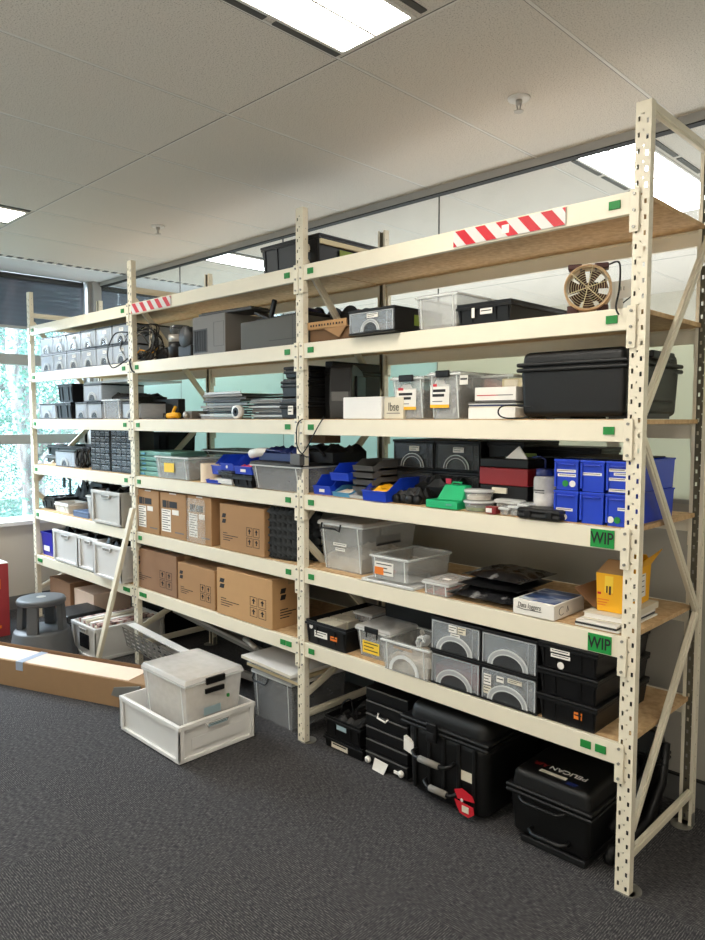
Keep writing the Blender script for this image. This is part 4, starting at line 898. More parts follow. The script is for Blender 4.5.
# floor of the middle bay
t = thing('perforated_panel', 'grey perforated metal channel leaning on the floor behind the clear boxes', 'panel', (0, 0, 0))
pa = atY(128, 625, .0); pb = atY(200, 650, .1)
pa = atY(127, 624, -.06); pb = atY(212, 668, -.06); Lp = (pb-pa).length
mb = perforated(Lp, [(-Lp/2+.035+.062*k, .017, .0042, .0) for k in range(int(Lp/.062))], 0, .13, .026)
o = mb.build('panel', 'alu', t); o.location = (Lp/2, 0, -.135); o.rotation_euler = (.25, 0, 0)
MB().box(0, -.002, -.006, Lp, .05, .0).build('flange', 'crate', t); MB().box(0, .028, -.134, Lp, .07, -.130).build('flange', 'silver', t)
t.location = pa; t.rotation_euler = (0, math.atan2(pa.z-pb.z, pb.x-pa.x), 0)
for k, (p_, q_, lb) in enumerate((((-1.35, .1, .10), (-.45, .28, .05), 'long grey metal rail on the floor under the middle bay, front one'), ((-1.40, .22, .30), (-.42, .40, .10), 'long grey metal rail sloping down under the middle bay'), ((-1.42, .34, .34), (-.36, .46, .16), 'long grey metal rail furthest back under the middle bay'))):
    t = thing('metal_rail', lb, 'rail', (0, 0, 0)); a = Vector(p_); b_ = Vector(q_)
    MB().quadbox([(a.x, a.y-.03, a.z), (b_.x, b_.y-.03, b_.z), (b_.x, b_.y+.03, b_.z), (a.x, a.y+.03, a.z)], [(a.x, a.y-.03, a.z+.02), (b_.x, b_.y-.03, b_.z+.02), (b_.x, b_.y+.03, b_.z+.02), (a.x, a.y+.03, a.z+.02)]).build('rail', ['silver', 'alu', 'dark'][k], t, bevel=.002)
    MB().quadbox([(a.x, a.y-.03, a.z+.02), (b_.x, b_.y-.03, b_.z+.02), (b_.x, b_.y-.02, b_.z+.02), (a.x, a.y-.02, a.z+.02)], [(a.x, a.y-.03, a.z+.035), (b_.x, b_.y-.03, b_.z+.035), (b_.x, b_.y-.02, b_.z+.035), (a.x, a.y-.02, a.z+.035)]).build('lip', 'silver', t)
t = black_box('dark grey shallow tray leaning on the rails under the middle bay', -1.05, .50, .0, .45, .04, .30, m='dark', open_=True, name='grey_tray', cat='tray')
cable('thick black hose standing up behind the long carton', [(-.98, -.28, .0), (-.96, -.26, .12), (-.9, -.2, .16), (-.84, -.16, .05), (-.82, -.15, .0)], .018, name='hose')
cable('second thick black hose looped behind the long carton', [(-.92, -.29, .0), (-.9, -.27, .1), (-.85, -.22, .13), (-.8, -.2, .04), (-.78, -.2, .0)], .016, name='hose')
t = clear_bin('clear lidded bin with a black wire handle on the floor by the third post', -.40, .03, 0, .30, .36, .235, body='cleargrey', fill='grey', fh=.8, lid='clearlid', lidh=.012)
MB().tube([(.03, -.012, .225), (.03, -.022, .205), (.04, -.024, .195), (.13, -.024, .195), (.14, -.022, .205), (.14, -.012, .225)], .005).build('handle', 'black', t, smooth=True)
for k, (xx, yy, zz, ww, rz_, m_, lb) in enumerate(((-.43, .02, .252, .40, -.03, 'white', 'white laminated board lying on the clear floor bin'), (-.40, .06, .2705, .37, .03, 'wood', 'pale wooden board edge above the white board'), (-.45, .0, .288, .40, -.05, 'white', 'topmost white board with yellow edge under the middle bay'))):
    t = thing('shelf_offcut', lb, 'board', (xx, yy, zz), rz_); MB().box(0, 0, 0, ww, .32, .016).build('board', m_, t, bevel=.001); MB().box(0, -.001, .001, ww, -.0002, .015).build('board_edge', 'wood' if k < 2 else 'offpaper', t)
t = thing('cable_tube', 'short silver tube end resting on the boards under the middle bay', 'tube', (-.52, .10, .31)); MB().cyl(.014, (-.06, .02, .02), (.06, 0, .0), 14).build('tube', 'silver', t, smooth=True)
# foreground crate with clear box inside
cx0, cy0 = -.70, -.515
t = euro_crate('large white crate on the carpet in the foreground holding a clear box', cx0, cy0, 0, .50, .39, .172, 'white', end='x')
sdecal(t, .5112, .14, .13, .10, .012, 'wraplabel', 'label', 1)
# raised brand lettering on the end is too worn to read: a faint plate
MB().box(.5002, .06, .05, .5015, .32, .10).build('embossed_plate', 'white', t)
t = clear_bin('lidded clear storage box of pale contents standing inside the white crate', cx0+.12, cy0+.045, .006, .36, .30, .325, body='clearlid', fill='palestuff', fh=1.02, lid='clearlid', taper=.025, lidh=.02, ribs=True)
MB().box(.362, .10, .305, .376, .20, .335).build('latch', 'black', t, bevel=.003); MB().box(.356, .10, .262, .368, .20, .284).build('latch', 'black', t, bevel=.003)
MB().box(.350, .22, .215, .362, .232, .23).build('green_dot', 'green', t, bevel=.003); MB().box(.345, .10, .16, .350, .19, .20).build('label', 'wraplabel', t)
# ================================================================== RIGHT BAY
# shelf 2
x, w, h = span(306, 347, 321, .06, DK[2]); hh = Z(346, 318, .02)-DK[2]
t = thing('cardboard_tray', 'folded open brown cardboard tray right of the third post', 'box', (.035, .02, DK[2])); wx = X(348, 330, .02)-.035
MB().box(0, .012, 0, wx, .32, hh*.62).build('base', 'brownin', t); MB().quadbox([(0, -.004, hh*.66), (wx*.97, -.004, hh*.66), (wx*.97, .004, hh*.62), (0, .004, hh*.62)], [(0, -.006, hh), (wx*.97, -.006, hh), (wx*.97, .001, hh), (0, .001, hh)]).build('front_flap', 'card3', t)
MB().prism([(.1, hh*.62), (wx, hh*.05) if False else (wx*.8, hh*.1), (wx*.97, hh*.66)], 'y', -.003, .0).build('corner_flap', 'card', t)
for k in range(12): MB().box(.02+k*wx*.072, -.0072, hh*.76, .02+k*wx*.072+(.006 if k % 3 else .009), -.0058, hh*.86).build('printed_mark', 'ink', t)
MB().box(0, .0, hh*.62, wx, .32, hh*.66).build('top_flap', 'card', t)
x, w, h = span(348.5, 396, 309, -.045, DK[2]); hb = Z(396, 303, -.045)-DK[2]-.0
t = drawer_box('clear-fronted drawer box with black lid and square white sticker on the upper right shelf', x, -.045, DK[2], w*.96, .30, hb*.95, fh=.4, lab=1)
MB().box(w*.96+.0005, .12, .03, w*.96+.002, .25, hb*.7).build('lime_label', 'lime', t)
xb_ = X(415, 320, .02); x2, w2, h2 = span(417, 455, 297, .02, DK[2]); t = clear_bin('tall clear open bin between the black-lidded box and the black tray', x2, .02, DK[2], w2*1.05, .36, h2, fill='grey', fh=.12, taper=.008)
x2, w2, h2 = span(457, 511, 305, .02, DK[2]); hb = Z(511, 298, .02)-DK[2]
t = black_box('long black open tray with two white tags on the upper right shelf', x2, .02, DK[2], w2, .44, hb, open_=True, fill='black2', fh=.8, name='black_tray', cat='tray')
fdecal(t, w2*.30, hb*.3, .012, hb*.46, 'paper', y=-.004); fdecal(t, w2*.46, hb*.42, w2*.22, hb*.26, 'paper', y=-.004, lines=1)
x, w, h = span(563, 610, 268, .06, DK[2]); R = .095
fx = X(588, 290, .10); fz = Z(588, 289, .10)
t = thing('desk_fan', 'brown and beige caged fan standing beside the end post', 'fan', (fx, .10, DK[2]), .42); zc = fz-DK[2]; R = zc-.012
R = min(R, .105)
MB().lathe([(R*.97, -.03), (R, -.028), (R, .055), (R*.97, .057), (R*.90, .055), (R*.90, -.028), (R*.97, -.03)], (0, 0, zc), 'y', 40, caps=False).build('housing', 'fanring', t, smooth=True)
mb = MB()
for k in range(9):
    rr = R*.11*(k+1)*.9; mb.tube([(rr*math.cos(a*.2094), -.03, zc+rr*math.sin(a*.2094)) for a in range(30)], .0008, 5, closed=True)
for k in range(6):
    a = k*math.pi/3+.3; mb.cyl(.0015, (.0, -.031, zc), (R*.93*math.cos(a), -.031, zc+R*.93*math.sin(a)), 5)
mb.build('wire_guard', 'beige', t, smooth=True)
for k in range(7):
    a = k*2*math.pi/7; mb = MB(); c_ = lambda r_, q, yy: (r_*math.cos(a+q), yy, zc+r_*math.sin(a+q))
    mb.quadbox([c_(R*.2, 0, .0), c_(R*.86, -.05, -.012), c_(R*.86, -.05, -.010), c_(R*.2, 0, .002)], [c_(R*.24, .55, .03), c_(R*.88, .62, .03), c_(R*.88, .62, .032), c_(R*.24, .55, .032)]); mb.build('blade', 'fanblade', t)
MB().lathe([(R*.05, -.028), (R*.2, -.02), (R*.24, .0), (R*.24, .05)], (0, 0, zc), 'y', 20).build('hub', 'fanblade', t, smooth=True)
for sx in (-1, 1): MB().box(sx*R*.62-.018, -.012, 0, sx*R*.62+.018, .04, zc-R*.72).build('foot', 'fanblade', t, bevel=.003); MB().box(sx*R*.55-.022, -.02, zc+R*.82, sx*R*.55+.022, .03, zc+R*1.06).build('top_bracket', 'fanblade', t, bevel=.004)
MB().box(-.03, .05, zc-.03, .03, .075, zc+.03).build('motor', 'black', t, bevel=.004)
cable('black fan cord looping down over the green sticker by the end post', [(fx+.08, .08, DK[2]+.15), (fx+.13, .04, DK[2]+.14), (fx+.15, .0, DK[2]+.06), (fx+.15, -.02, DK[2]-.0), (fx+.16, -.022, DK[2]-.025)], .003)
cable('thin black wire crossing diagonally behind the fan cord', [(fx+.14, .05, DK[2]+.02), (fx+.17, .06, DK[2]+.045), (fx+.20, .07, DK[2]+.07)], .002)
t = thing('power_outlet', 'double white power outlet on the glass partition rail behind the fan', 'outlet', (1.12, WY-.012, 1.96)); MB().box(0, 0, 0, .11, .012, .07).build('plate', 'white', t, bevel=.002)
for k in (.03, .08):
    for q in (-.006, .006): MB().box(k+q-.001, -.001, .03, k+q+.001, .001, .045).build('slot', 'ink', t)
trim(MB().box(1.10, WY-.006, 1.17, 1.15, WY+.0, 2.03), 'louvre', 'pale vertical service strip')
# shelf 3
bb = rugged_case('tall black case standing right of the third post on the middle shelf', .03, .12, DK[3], .055, .32, Z(312, 362, .1)-DK[3], bev=.006, lid=.2, rim=.002, taper=.002)
x, w, h = span(326, 345, 364, .06, DK[3]); t = thing('tower_speaker', 'dark rounded tower device with glossy face beside the white carton', 'device', (x-.01, .09, DK[3]), .45)
hh = h
prof = [(0, 0), (-.012, hh*.28), (.0, hh*.94), (.02, hh), (.08, hh*.985), (.15, hh*.9), (.19, hh*.75), (.2, 0)]
MB().prism(prof, 'x', 0, w*.9).build('shell', 'dark', t, bevel=.008, seg=3)
MB().quadbox([(.006, -.010, hh*.29), (w*.9-.006, -.010, hh*.29), (w*.9-.006, -.004, hh*.29), (.006, -.004, hh*.29)], [(.006, -.004, hh*.92), (w*.9-.006, -.004, hh*.92), (w*.9-.006, .0, hh*.92), (.006, .0, hh*.92)]).build('front_panel', 'black', t, bevel=.003)
MB().box(.014, -.0135, hh*.33, w*.9-.014, -.009, hh*.5).build('screen', 'grey', t, bevel=.002)
MB().box(w*.9, .04, hh*.2, w*.9+.010, .17, hh*.8).build('side_shell', 'black', t, bevel=.005)
cable('thin black cord hanging from the tower device to the shelf below', [(x+.05, .0, DK[3]+.01), (x+.03, -.022, DK[3]-.04), (x-.03, -.024, DK[3]-.12), (x-.08, -.02, DK[3]-.165)], .0028)
t = thing('power_adapter', 'small grey power adapter hanging by its cord below the middle shelf', 'adapter', (x-.14, -.03, DK[3]-.205)); MB().box(0, 0, 0, .065, .03, .05).build('body', 'grey', t, bevel=.003); MB().cyl(.003, (.0, .015, .045), (-.01, .015, .055)).build('lead', 'black', t)
cable('black cord looping beside the third post', [(.05, -.03, DK[3]+.0), (.02, -.035, DK[3]-.03), (.02, -.035, DK[3]-.12), (.06, -.03, DK[3]-.16), (.09, -.022, DK[3]-.165)], .0028)
x, w, h = span(343, 381.5, 397.5, .02, DK[3]); t = carton('plain white carton beside the dark tower device', x, .02, DK[3], w, .2, h, 'paper', marks=0)
t.children[0].data.materials[0] = M['white']
x2, w2, h2 = span(382, 398, 397.5, .02, DK[3]); w2 = .10
t = carton('cream carton printed lbse partly hidden by a clear bin', x2+.002, .03, DK[3], w2, .2, h2, 'offpaper', marks=0)
text('printed_text', 'lbse', .048, 'ink', t, (.052, -.002, h2*.55), sx=.75, off=-.008); fdecal(t, .015, h2*.25, .07, .003, 'grey_ink')
def labelled_bin(label, u0, u1, vT, uS, y, seed, lx, lz):
    x, w, h = span(u0, u1, vT, y, DK[3]); t = clear_bin(label, x, y, DK[3], w, .30, h, fill='stuffing', fh=.75, taper=.016, seed=seed, body='clear')
    MB().box(w*.28, -.016, h-.02, w*.72, -.005, h+.006).build('latch', 'black', t, bevel=.004); MB().box(.0, 0, h-.004, w, .3, h+.002).build('lid', 'clear', t, bevel=.002)
    f = fdecal(t, w*lx, h*lz, w*.62, h*.50, 'paper', y=.006, name='product_label'); MB().prism([(w*(lx+.12), h*(lz+.5)), (w*(lx+.5), h*(lz+.5)), (w*(lx+.44), h*(lz+.6)), (w*(lx+.2), h*(lz+.6))], 'y', .0048, .0058).build('label_tab', 'paper', f)
    MB().box(w*lx, .0042, h*lz, w*(lx+.62), .005, h*(lz+.07)).build('orange_band', 'yellow', f)
    MB().box(w*(lx+.08), .004, h*(lz+.34), w*(lx+.5), .005, h*(lz+.40)).box(w*(lx+.08), .004, h*(lz+.24), w*(lx+.46), .005, h*(lz+.30)).build('printed_lines', 'ink', f)
    MB().box(w*(lx+.06), .004, h*(lz+.46), w*(lx+.22), .005, h*(lz+.52)).build('red_mark', 'red', f); MB().box(w*(lx+.08), .004, h*(lz+.13), w*(lx+.4), .005, h*(lz+.15)).build('grey_line', 'grey_ink', f)
    return t, x, w, h
labelled_bin('clear bin with a white and orange label, left one of the pair', 392, 424, 377.5, 0, .03, 3, .12, .22)
t, x, w, h = labelled_bin('clear bin with a white and orange label, right one of the pair', 429, 460, 373, 0, .0, 5, .02, .24)
fdecal(t, w*.98-.0, h*.72, .035, .034, 'paper', y=.004, lines=1)
x = X(462, 400, .10); t = clear_bin('wide clear lidded bin holding orange plastic behind the papers', x+.0, .14, DK[3], X(520, 400, .14)-x-.03, .34, Z(490, 374.5, .14)-DK[3], fill='stuffing', fh=.4)
t2 = thing('orange_tool', 'orange plastic tool lying slanted in the wide clear bin', 'tool', (x+.03, .16, DK[3]+.125), ry=.35); MB().box(0, 0, 0, .13, .09, .035).build('body', 'orangeplastic', t2, bevel=.01, seg=3); MB().lathe([(.018, 0), (.012, .05)], (.13, .045, .018), 'x', 12).build('nozzle', 'fanblade', t2, smooth=True)
t2 = thing('parts_organiser', 'beige plastic organiser with compartments behind the papers', 'organiser', (x+.16, .12, DK[3]+.10)); MB().box(0, 0, 0, .22, .2, .045).build('body', 'beige', t2, bevel=.004)
for k in range(3): MB().box(.012+k*.07, -.004, .008, .068+k*.07, .002, .04).build('compartment', 'offpaper', t2, bevel=.003)
x0_, w, h = span(470, 517, 396, .03, DK[3]); 
t = MB().box(0, 0, 0, w, .26, .040).build('paper_box', 'paper', bevel=.002); t.location = (x0_, .02, DK[3]); tag(t, 'white closed paper box at the bottom of the stack beside the big case', 'box')
z_ = sheet_stack(x0_-.01, .03, DK[3]+.041, w*1.0, .26, 4, .005, ['offpaper', 'navy', 'paper', 'grey'], ['thin cream booklet in the stack beside the big case', 'thin blue booklet in the stack beside the big case', 'thin white booklet in the stack beside the big case', 'thin grey booklet in the stack beside the big case'], 'booklets beside the big case', name='booklet', cat='booklet')
t = thing('paper_carton', 'white printed packet on top of the booklets beside the big case', 'packet', (x0_+.02, .03, z_+.001), .03); b = MB().box(0, 0, 0, w*.86, .22, .05).build('packet', 'paper', t, bevel=.002); MB().box(.01, -.001, .02, w*.5, 0, .023).build('red_line', 'red', b); MB().box(w*.45, -.001, .02, w*.8, 0, .023).build('grey_line', 'grey_ink', b); MB().box(.0, -.001, .0, w*.86, 0, .004).build('edge', 'grey_ink', b)
cable('thin black cable curled on the paper stack beside the big case', [(x0_+.27, .0, DK[3]+.04), (x0_+.17, -.012, DK[3]+.045), (x0_+.15, -.016, DK[3]+.02), (x0_+.18, -.012, DK[3]+.003), (x0_+.26, .0, DK[3]+.006)], .0028)
# big black case
x, w, h = span(518, 608, 353, .05, DK[3]); x1 = 1.47
zT = Z(600, 347, .03); zR = DK[3]+ (zT-DK[3])*.76
t = rugged_case('very large plain black rugged case overhanging the end of the middle shelf', X(519, 400, .03), .03, DK[3]+.008, 1.462-X(519, 400, .03), .44, zT-DK[3]-.008, lid=.24, bev=.02, rim=.009, taper=.007)
wc = 1.462-X(519, 400, .03)
for xx in (.08, .3): MB().box(xx, .04, -.007, xx+.09, .3, .01).build('foot', 'dark', t)
MB().box(wc+.0, .08, .05, wc+.01, .36, .16).build('side_panel', 'rugged', t, bevel=.008); MB().box(wc+.012, .13, .185, wc+.03, .31, .21).build('side_handle', 'black', t, bevel=.006)
# shelf 4
def pbin(u0, u1, vT, y, label, zb=0, d=.2, m='blue', **k):
    x, w, h = span(u0, u1, vT, y, DK[4]+zb); return stack_bin(label, x, y, DK[4]+zb, w, d, h, m, **k)
pbin(314, 331, 475, .03, 'blue picking bin with a small white label next to the third post', lab=True, d=.16)
pbin(333, 350, 486, .02, 'pale blue picking bin under the raised blue bin', m='cyan', fill='palestuff', d=.18)
pbin(331, 349, 463.5, .03, 'blue picking bin raised on the pale blue bin', zb=.068, d=.17)
pbin(322, 334, 466, .20, 'blue picking bin half hidden behind the first blue bin', d=.12)
for k in range(4):
    x, w, h = span(350, 370, 462, .03, DK[4]); pit = .030
    stack_bin('grey picking bin, %s from the bottom of the nested stack' % ORD[k], x, .05, DK[4]+.026+k*pit, w, .18, .046, 'grey', group='nested grey picking bins')
pbin(350, 369, 491, .02, 'clear picking bin at the bottom of the nested stack', m='clearhi', d=.17)
x, w, h = span(363, 386.5, 477, .0, DK[4]); stack_bin('large blue picking bin of yellow fittings in front of the grey stack', x, -.0, DK[4], w, .28, h*.98, fill='yellow')
clear_bin('clear tray behind the large blue bin', x+.05, .32, DK[4], .3, .18, .09, fill=None)
# black cases with clear drawers, two tiers
x, w, h = span(393, 480, 440, .20, DK[4]); xa = x; xb = X(481, 470, .20); wd = (xb-xa)/2; zt = Z(440, 440, .2); hr = (zt-DK[4])/2
for r_ in (0, 1):
    for c in (0, 1): drawer_box('dark clear-fronted drawer box behind the green case, %s %s' % (('lower', 'upper')[r_], ('left', 'right')[c]), xa+c*wd, .20, DK[4]+r_*hr, wd-.006, .30, hr-.002, front='clearblack', fill='black2', fh=.4, lab=1 if r_ else 0, group='dark drawer boxes on the right bay')
x1_ = xb+.005; x2_ = X(523, 450, .24); t = black_box('black case with a lime green label behind the red striped case', x1_, .24, DK[4]+.10, x2_-x1_, .26, zt-DK[4]-.10, ribs=0); fdecal(t, .07, .035, .14, .07, 'lime', y=.004, lines=2)
t = black_box('black case under the lime labelled case', x1_, .25, DK[4], x2_-x1_, .25, .098, ribs=0)
x, w, h = span(482, 527, 463, .11, DK[4]); t = thing('toolbox', 'black toolbox with a broad red band behind the wash bottle', 'toolbox', (x, .10, DK[4])); 
MB().box(0, 0, 0, w*1.05, .12, h*.55).build('base', 'black', t, bevel=.005); MB().box(-.002, -.004, h*.55, w*1.05+.002, .122, h*.92).build('red_band', 'redcase', t, bevel=.004); MB().box(.0, .0, h*.92, w*1.05, .12, h*1.12).build('lid', 'black', t, bevel=.005); MB().box(w*.3, -.008, h*.38, w*.62, .0, h*.5).build('white_latch', 'offpaper', t)
t = thing('paper_cone', 'folded white paper standing on the red banded toolbox', 'paper', (x+.10, .11, DK[4]+h*1.12+.001)); MB().prism([(0, 0), (.09, 0), (.055, .045)], 'y', 0, .006).build('paper', 'paper', t)
x5, w5, h5 = span(532, 570, 446, .36, DK[4]); black_box('black box at the back behind the blue drawers and bottle', X(516, 470, .36), .36, DK[4], X(600, 460, .36)-X(516, 470, .36), .16, h5, ribs=1)
cable('black cable arching over the wash bottle', [(x+.16, .16, DK[4]+.17), (x+.24, .15, DK[4]+.20), (x+.31, .14, DK[4]+.19), (x+.325, .14, DK[4]+.13)], .004)
# black clutter
x = X(400, 500, .06); t = thing('clamp_parts', 'pile of black clamps and knobs beside the green case', 'tools', (x-.01, .03, DK[4])); lump(0, 0, 0, .13, .13, .04, 'body', 'black2', t, n=8, rough=1)
for k in range(4): MB().lathe([(.016, 0), (.018, .006), (.018, .02), (.014, .026)], (.02+.034*k, -.012+.004*(k % 2), .018), 'y', 14).build('knob', 'black', t, smooth=True)
t = thing('black_device', 'black electronic gadget with a small pink sticker lying behind the green case', 'device', (x+.03, .07+.07, DK[4]+.045)); lump(-.02, 0, -.045, .22, .12, .10, 'body', 'black', t, n=8, rough=.5); MB().box(.14, -.003, .035, .165, .0, .055).build('pink_sticker', 'pinkred', t)
x, w, h = span(425.5, 457, 500, .0, DK[4]); t = thing('green_case', 'bright green open plastic case at the shelf edge', 'case', (x, .0, DK[4]))
wg = w; MB().box(0, 0, 0, wg, .09, .030).build('base', 'emerald', t, bevel=.004); MB().quadbox([(.03, .03, .030), (wg, .03, .030), (wg, .09, .030), (.03, .09, .030)], [(.045, .06, .085), (wg-.005, .06, .085), (wg-.005, .10, .085), (.045, .10, .085)]).build('lid', 'emerald', t, bevel=.004); MB().tube([(.07, .07, .085), (.07, .08, .094), (.11, .08, .094), (.11, .07, .085)], .003).build('handle', 'emerald', t)
fdecal(t, wg*.66, .014, .025, .006, 'teal', y=0)
x, w, h = span(458, 492, 503, .0, DK[4]); 
t = thing('clear_tub', 'low round clear tub of green bits at the shelf edge', 'tub', (x+.055, .055, DK[4])); MB().lathe([(.05, 0), (.054, .03)], n=28).build('tub', 'clear', t, smooth=True); MB().lathe([(.044, .003), (.046, .014)], n=20).build('contents', 'lime', t); MB().lathe([(.057, .03), (.057, .037)], n=28).build('lid', 'clearhi', t, smooth=True)
t = thing('clear_tub', 'round clear tub of white bits stacked on another tub', 'tub', (x+.05, .06, DK[4]+.038)); MB().lathe([(.048, 0), (.052, .03)], n=28).build('tub', 'clear', t, smooth=True); MB().lathe([(.042, .003), (.043, .018)], n=20).build('contents', 'palestuff', t); MB().lathe([(.055, .03), (.055, .038)], n=28).build('lid', 'clearhi', t, smooth=True)
t = clear_bin('small clear box beside the round tubs', x+.115, .07, DK[4], .10, .09, .045, name='clear_box', fill='redcase', fh=.4, taper=.002, lid='clearhi', lidh=.003)
x = X(485, 512, .0); t = thing('timer', 'small dark red gadget with a white face at the shelf edge', 'gadget', (x-.0, -.0, DK[4])); MB().box(0, 0, 0, .045, .03, .026).build('body', 'redcase', t, bevel=.003); MB().box(.004, -.001, .005, .028, .0, .02).build('face', 'paper', t)
for k in range(3): clear_bin('small clear parts cup, %s from the red gadget' % ORD[k], x+.055+k*.034, .012+.006*k, DK[4], .030, .05, .03+.008*k, name='clear_cup', cat='cup', fill='palestuff' if k == 0 else None, fh=.6, ribs=False, taper=.002)
x, w, h = span(531, 551, 469, .07, DK[4]); xc = x+w/2; r_ = w/2
t = thing('wash_bottle', 'white plastic bottle with dark blue cap in front of the black boxes', 'bottle', (xc, .10, DK[4]))
MB().lathe([(r_, 0), (r_*1.02, .004), (r_*1.02, h*.78), (r_*.93, h*.84), (r_*.72, h*.86)], n=28).build('body', 'clearlid', t, smooth=True); MB().lathe([(r_*.94, .004), (r_*.94, h*.5)], n=24).build('liquid', 'paper', t, smooth=True)
MB().lathe([(r_*.8, h*.86), (r_*.82, h*.88), (r_*.8, h*1.0), (r_*.5, h*1.01)], n=24).build('cap', 'navy', t, smooth=True); MB().tube([(0, 0, h), (0, 0, h*1.2), (-.02, 0, h*1.27), (-.05, 0, h*1.24)], .003).build('spout', 'navy', t, smooth=True)
MB().box(-r_*.5, -r_*1.05, h*.55, r_*.5, -r_*1.0, h*.57).box(-r_*.4, -r_*1.05, h*.5, r_*.5, -r_*1.0, h*.515).build('printed_lines', 'ink', t)
x, w, h = span(518, 561, 511, -.01, DK[4]); t = rugged_case('flat black instrument case lying at the edge in front of the bottle', x, -.015, DK[4], w*.98, .10, .036, bev=.004, lid=.5, rim=.002, taper=.003, name='instrument_case')
for xx in (.25, .75): MB().box(w*xx-.012, -.006, .008, w*xx+.012, .0, .028).build('latch', 'black', t, bevel=.002)
# six blue drawers
def blue_drawer(label, x, y, z, w, d, h, lab, dots, inset=0, group='tall blue bins by the end post'):
    t = thing('blue_bin', label, 'bin', (x, y, z), 0, group)
    b = MB().tub(w, d, h, .003, .004).build('bin', 'blue', t, bevel=.001); MB().box(-.002, -.003, h-.008, w+.002, .004, h).box(-.003, 0, h-.006, .001, d, h).box(w-.001, 0, h-.006, w+.003, d, h).build('rim', 'blue', b, bevel=.001)
    for xx in (.04, .96): MB().box(w*xx-.0035, -.004, .01, w*xx+.0035, .004, h-.01).build('rib', 'blue', b, bevel=.001)
    MB().prism([(h*.74, 0), (h*.80, -.010), (h*.88, -.012), (h*.9, 0)], 'x', 0, .001).build('x', 'blue', b) if False else None
    MB().box(w*.14, -.008, h*.82, w*.86, .003, h*.86).build('handle', 'blue', b, bevel=.002)
    MB().box(.006, .006, h-.03, w-.006, d-.006, h-.02).build('contents', 'stuffing', t)
    for (lx, lz, lw) in lab: fdecal(t, w*lx, h*lz, w*lw, h*.09, 'paper', y=.002, lines=1)
    for (dx, dz, m_) in dots: disc(t, w*dx, h*dz, .0105, m_, y=.002)
    return t
ux = [(554.5, 578), (580.5, 605), (607, 629.5)]; yb = .02
xs_ = [X(554.5, 490, yb), X(580.5, 490, yb), X(606.5, 490, yb), X(632, 490, yb)]
zt = Z(567, 459, yb); hr = (zt-DK[4])/2
L_ = [[([(.08, .34, .7)], [(.42, .14, 'paper')]), ([], []), ([(.5, .5, .4)], [(.2, .2, 'paper'), (.5, .2, 'green')])],
      [([(.08, .58, .8), (.12, .44, .8)], [(.45, .22, 'green'), (.75, .22, 'paper')]), ([(.04, .52, .85)], []), ([(.08, .68, .75), (.3, .56, .6), (.06, .40, .8), (.1, .06, .8)], [])]]
for r_ in (0, 1):
    for c in (0, 1, 2): blue_drawer('tall blue bin by the end post, %s row, %s' % (('bottom', 'top')[r_], ('left', 'middle', 'right')[c]), xs_[c], yb, DK[4]+r_*hr, xs_[c+1]-xs_[c]-.008, .36, hr-.001, L_[r_][c][0], L_[r_][c][1])
t = thing('black_sheet', 'thin black sheet lying across the tops of the blue bins', 'sheet', (xs_[0]+.02, .06, zt+.002)); MB().box(0, 0, 0, .22, .26, .004).build('sheet', 'black2', t)
# shelf 5
x, w, h = span(319, 362, 524, .04, DK[5]); xr = X(362, 540, .04)
t = clear_bin('large clear lidded storage box with a black handle right of the third post', x, .04, DK[5], xr-x, .36, Z(320, 521, .04)-DK[5], body='clear', fill='palestuff', fh=.45, lid='clearlid', lidh=.010, taper=.022)
hq = Z(320, 521, .04)-DK[5]; wq = xr-x
MB().tube([(wq*.12, -.012, hq-.002), (wq*.12, -.02, hq-.03), (wq*.2, -.022, hq-.022), (wq*.48, -.022, hq-.022), (wq*.56, -.02, hq-.03), (wq*.56, -.012, hq-.002)], .0045).build('handle', 'black', t, smooth=True)
fdecal(t, wq*.32, hq*.53, wq*.30, hq*.06, y=.008, lines=1); fdecal(t, wq*.37, hq*.43, wq*.22, hq*.06, y=.008, lines=1); sdecal(t, wq-.01, .10, hq*.55, .16, hq*.2, 'dark', 'side_handle')
q = atZ(371, 577, DK[5]); qr = atZ(419, 583, DK[5])
t = thing('flat_cover', 'clear flat lid lying under the small open clear box', 'lid', (X(362, 582, .0), -.005, DK[5])); MB().box(0, 0, 0, .28, .22, .006).collar(0, 0, .006, .28, .22, .012, .005).build('lid', 'clearhi', t, bevel=.002)
x = X(372, 577, .02); w = X(409, 580, .02)-x; zt_ = Z(372, 553, .02)
t = clear_bin('small open clear box with a yellow and white label', x, .015, DK[5]+.013, w, .27, zt_-DK[5]-.013, body='clear', fill=None, taper=.006)
h_ = zt_-DK[5]-.013; f = fdecal(t, w*.10, h_*.2, w*.5, h_*.52, 'paper', y=.002, lines=3); MB().box(w*.10, -.0006, h_*.2, w*.34, .0006, h_*.5).build('yellow_block', 'orange', f)
t2 = thing('small_tool', 'small black and red tool inside the open clear box', 'tool', (x+.05, .12, DK[5]+.018), .3); MB().cyl(.008, (0, 0, .009), (.12, 0, .009), 8).box(.1, -.012, 0, .14, .012, .018).build('body', 'dark', t2); MB().cyl(.009, (-.03, 0, .009), (.0, 0, .009), 8).build('grip', 'redcase', t2)
x = X(423.5, 590, .0); w = X(448, 595, .0)-x; t = clear_bin('small lidded clear box of orange bits beside the black bags', x, .0, DK[5], w, .16, .052, body='clear', fill='orangeplastic', fh=.3, lid='clearlid', lidh=.004, taper=.004); MB().box(w*.4, .0, .003, w*.42, .15, .05).build('divider', 'clearhi', t); MB().box(w*.5, .04, .0565, w*.75, .06, .058).build('white_mark', 'paper', t)
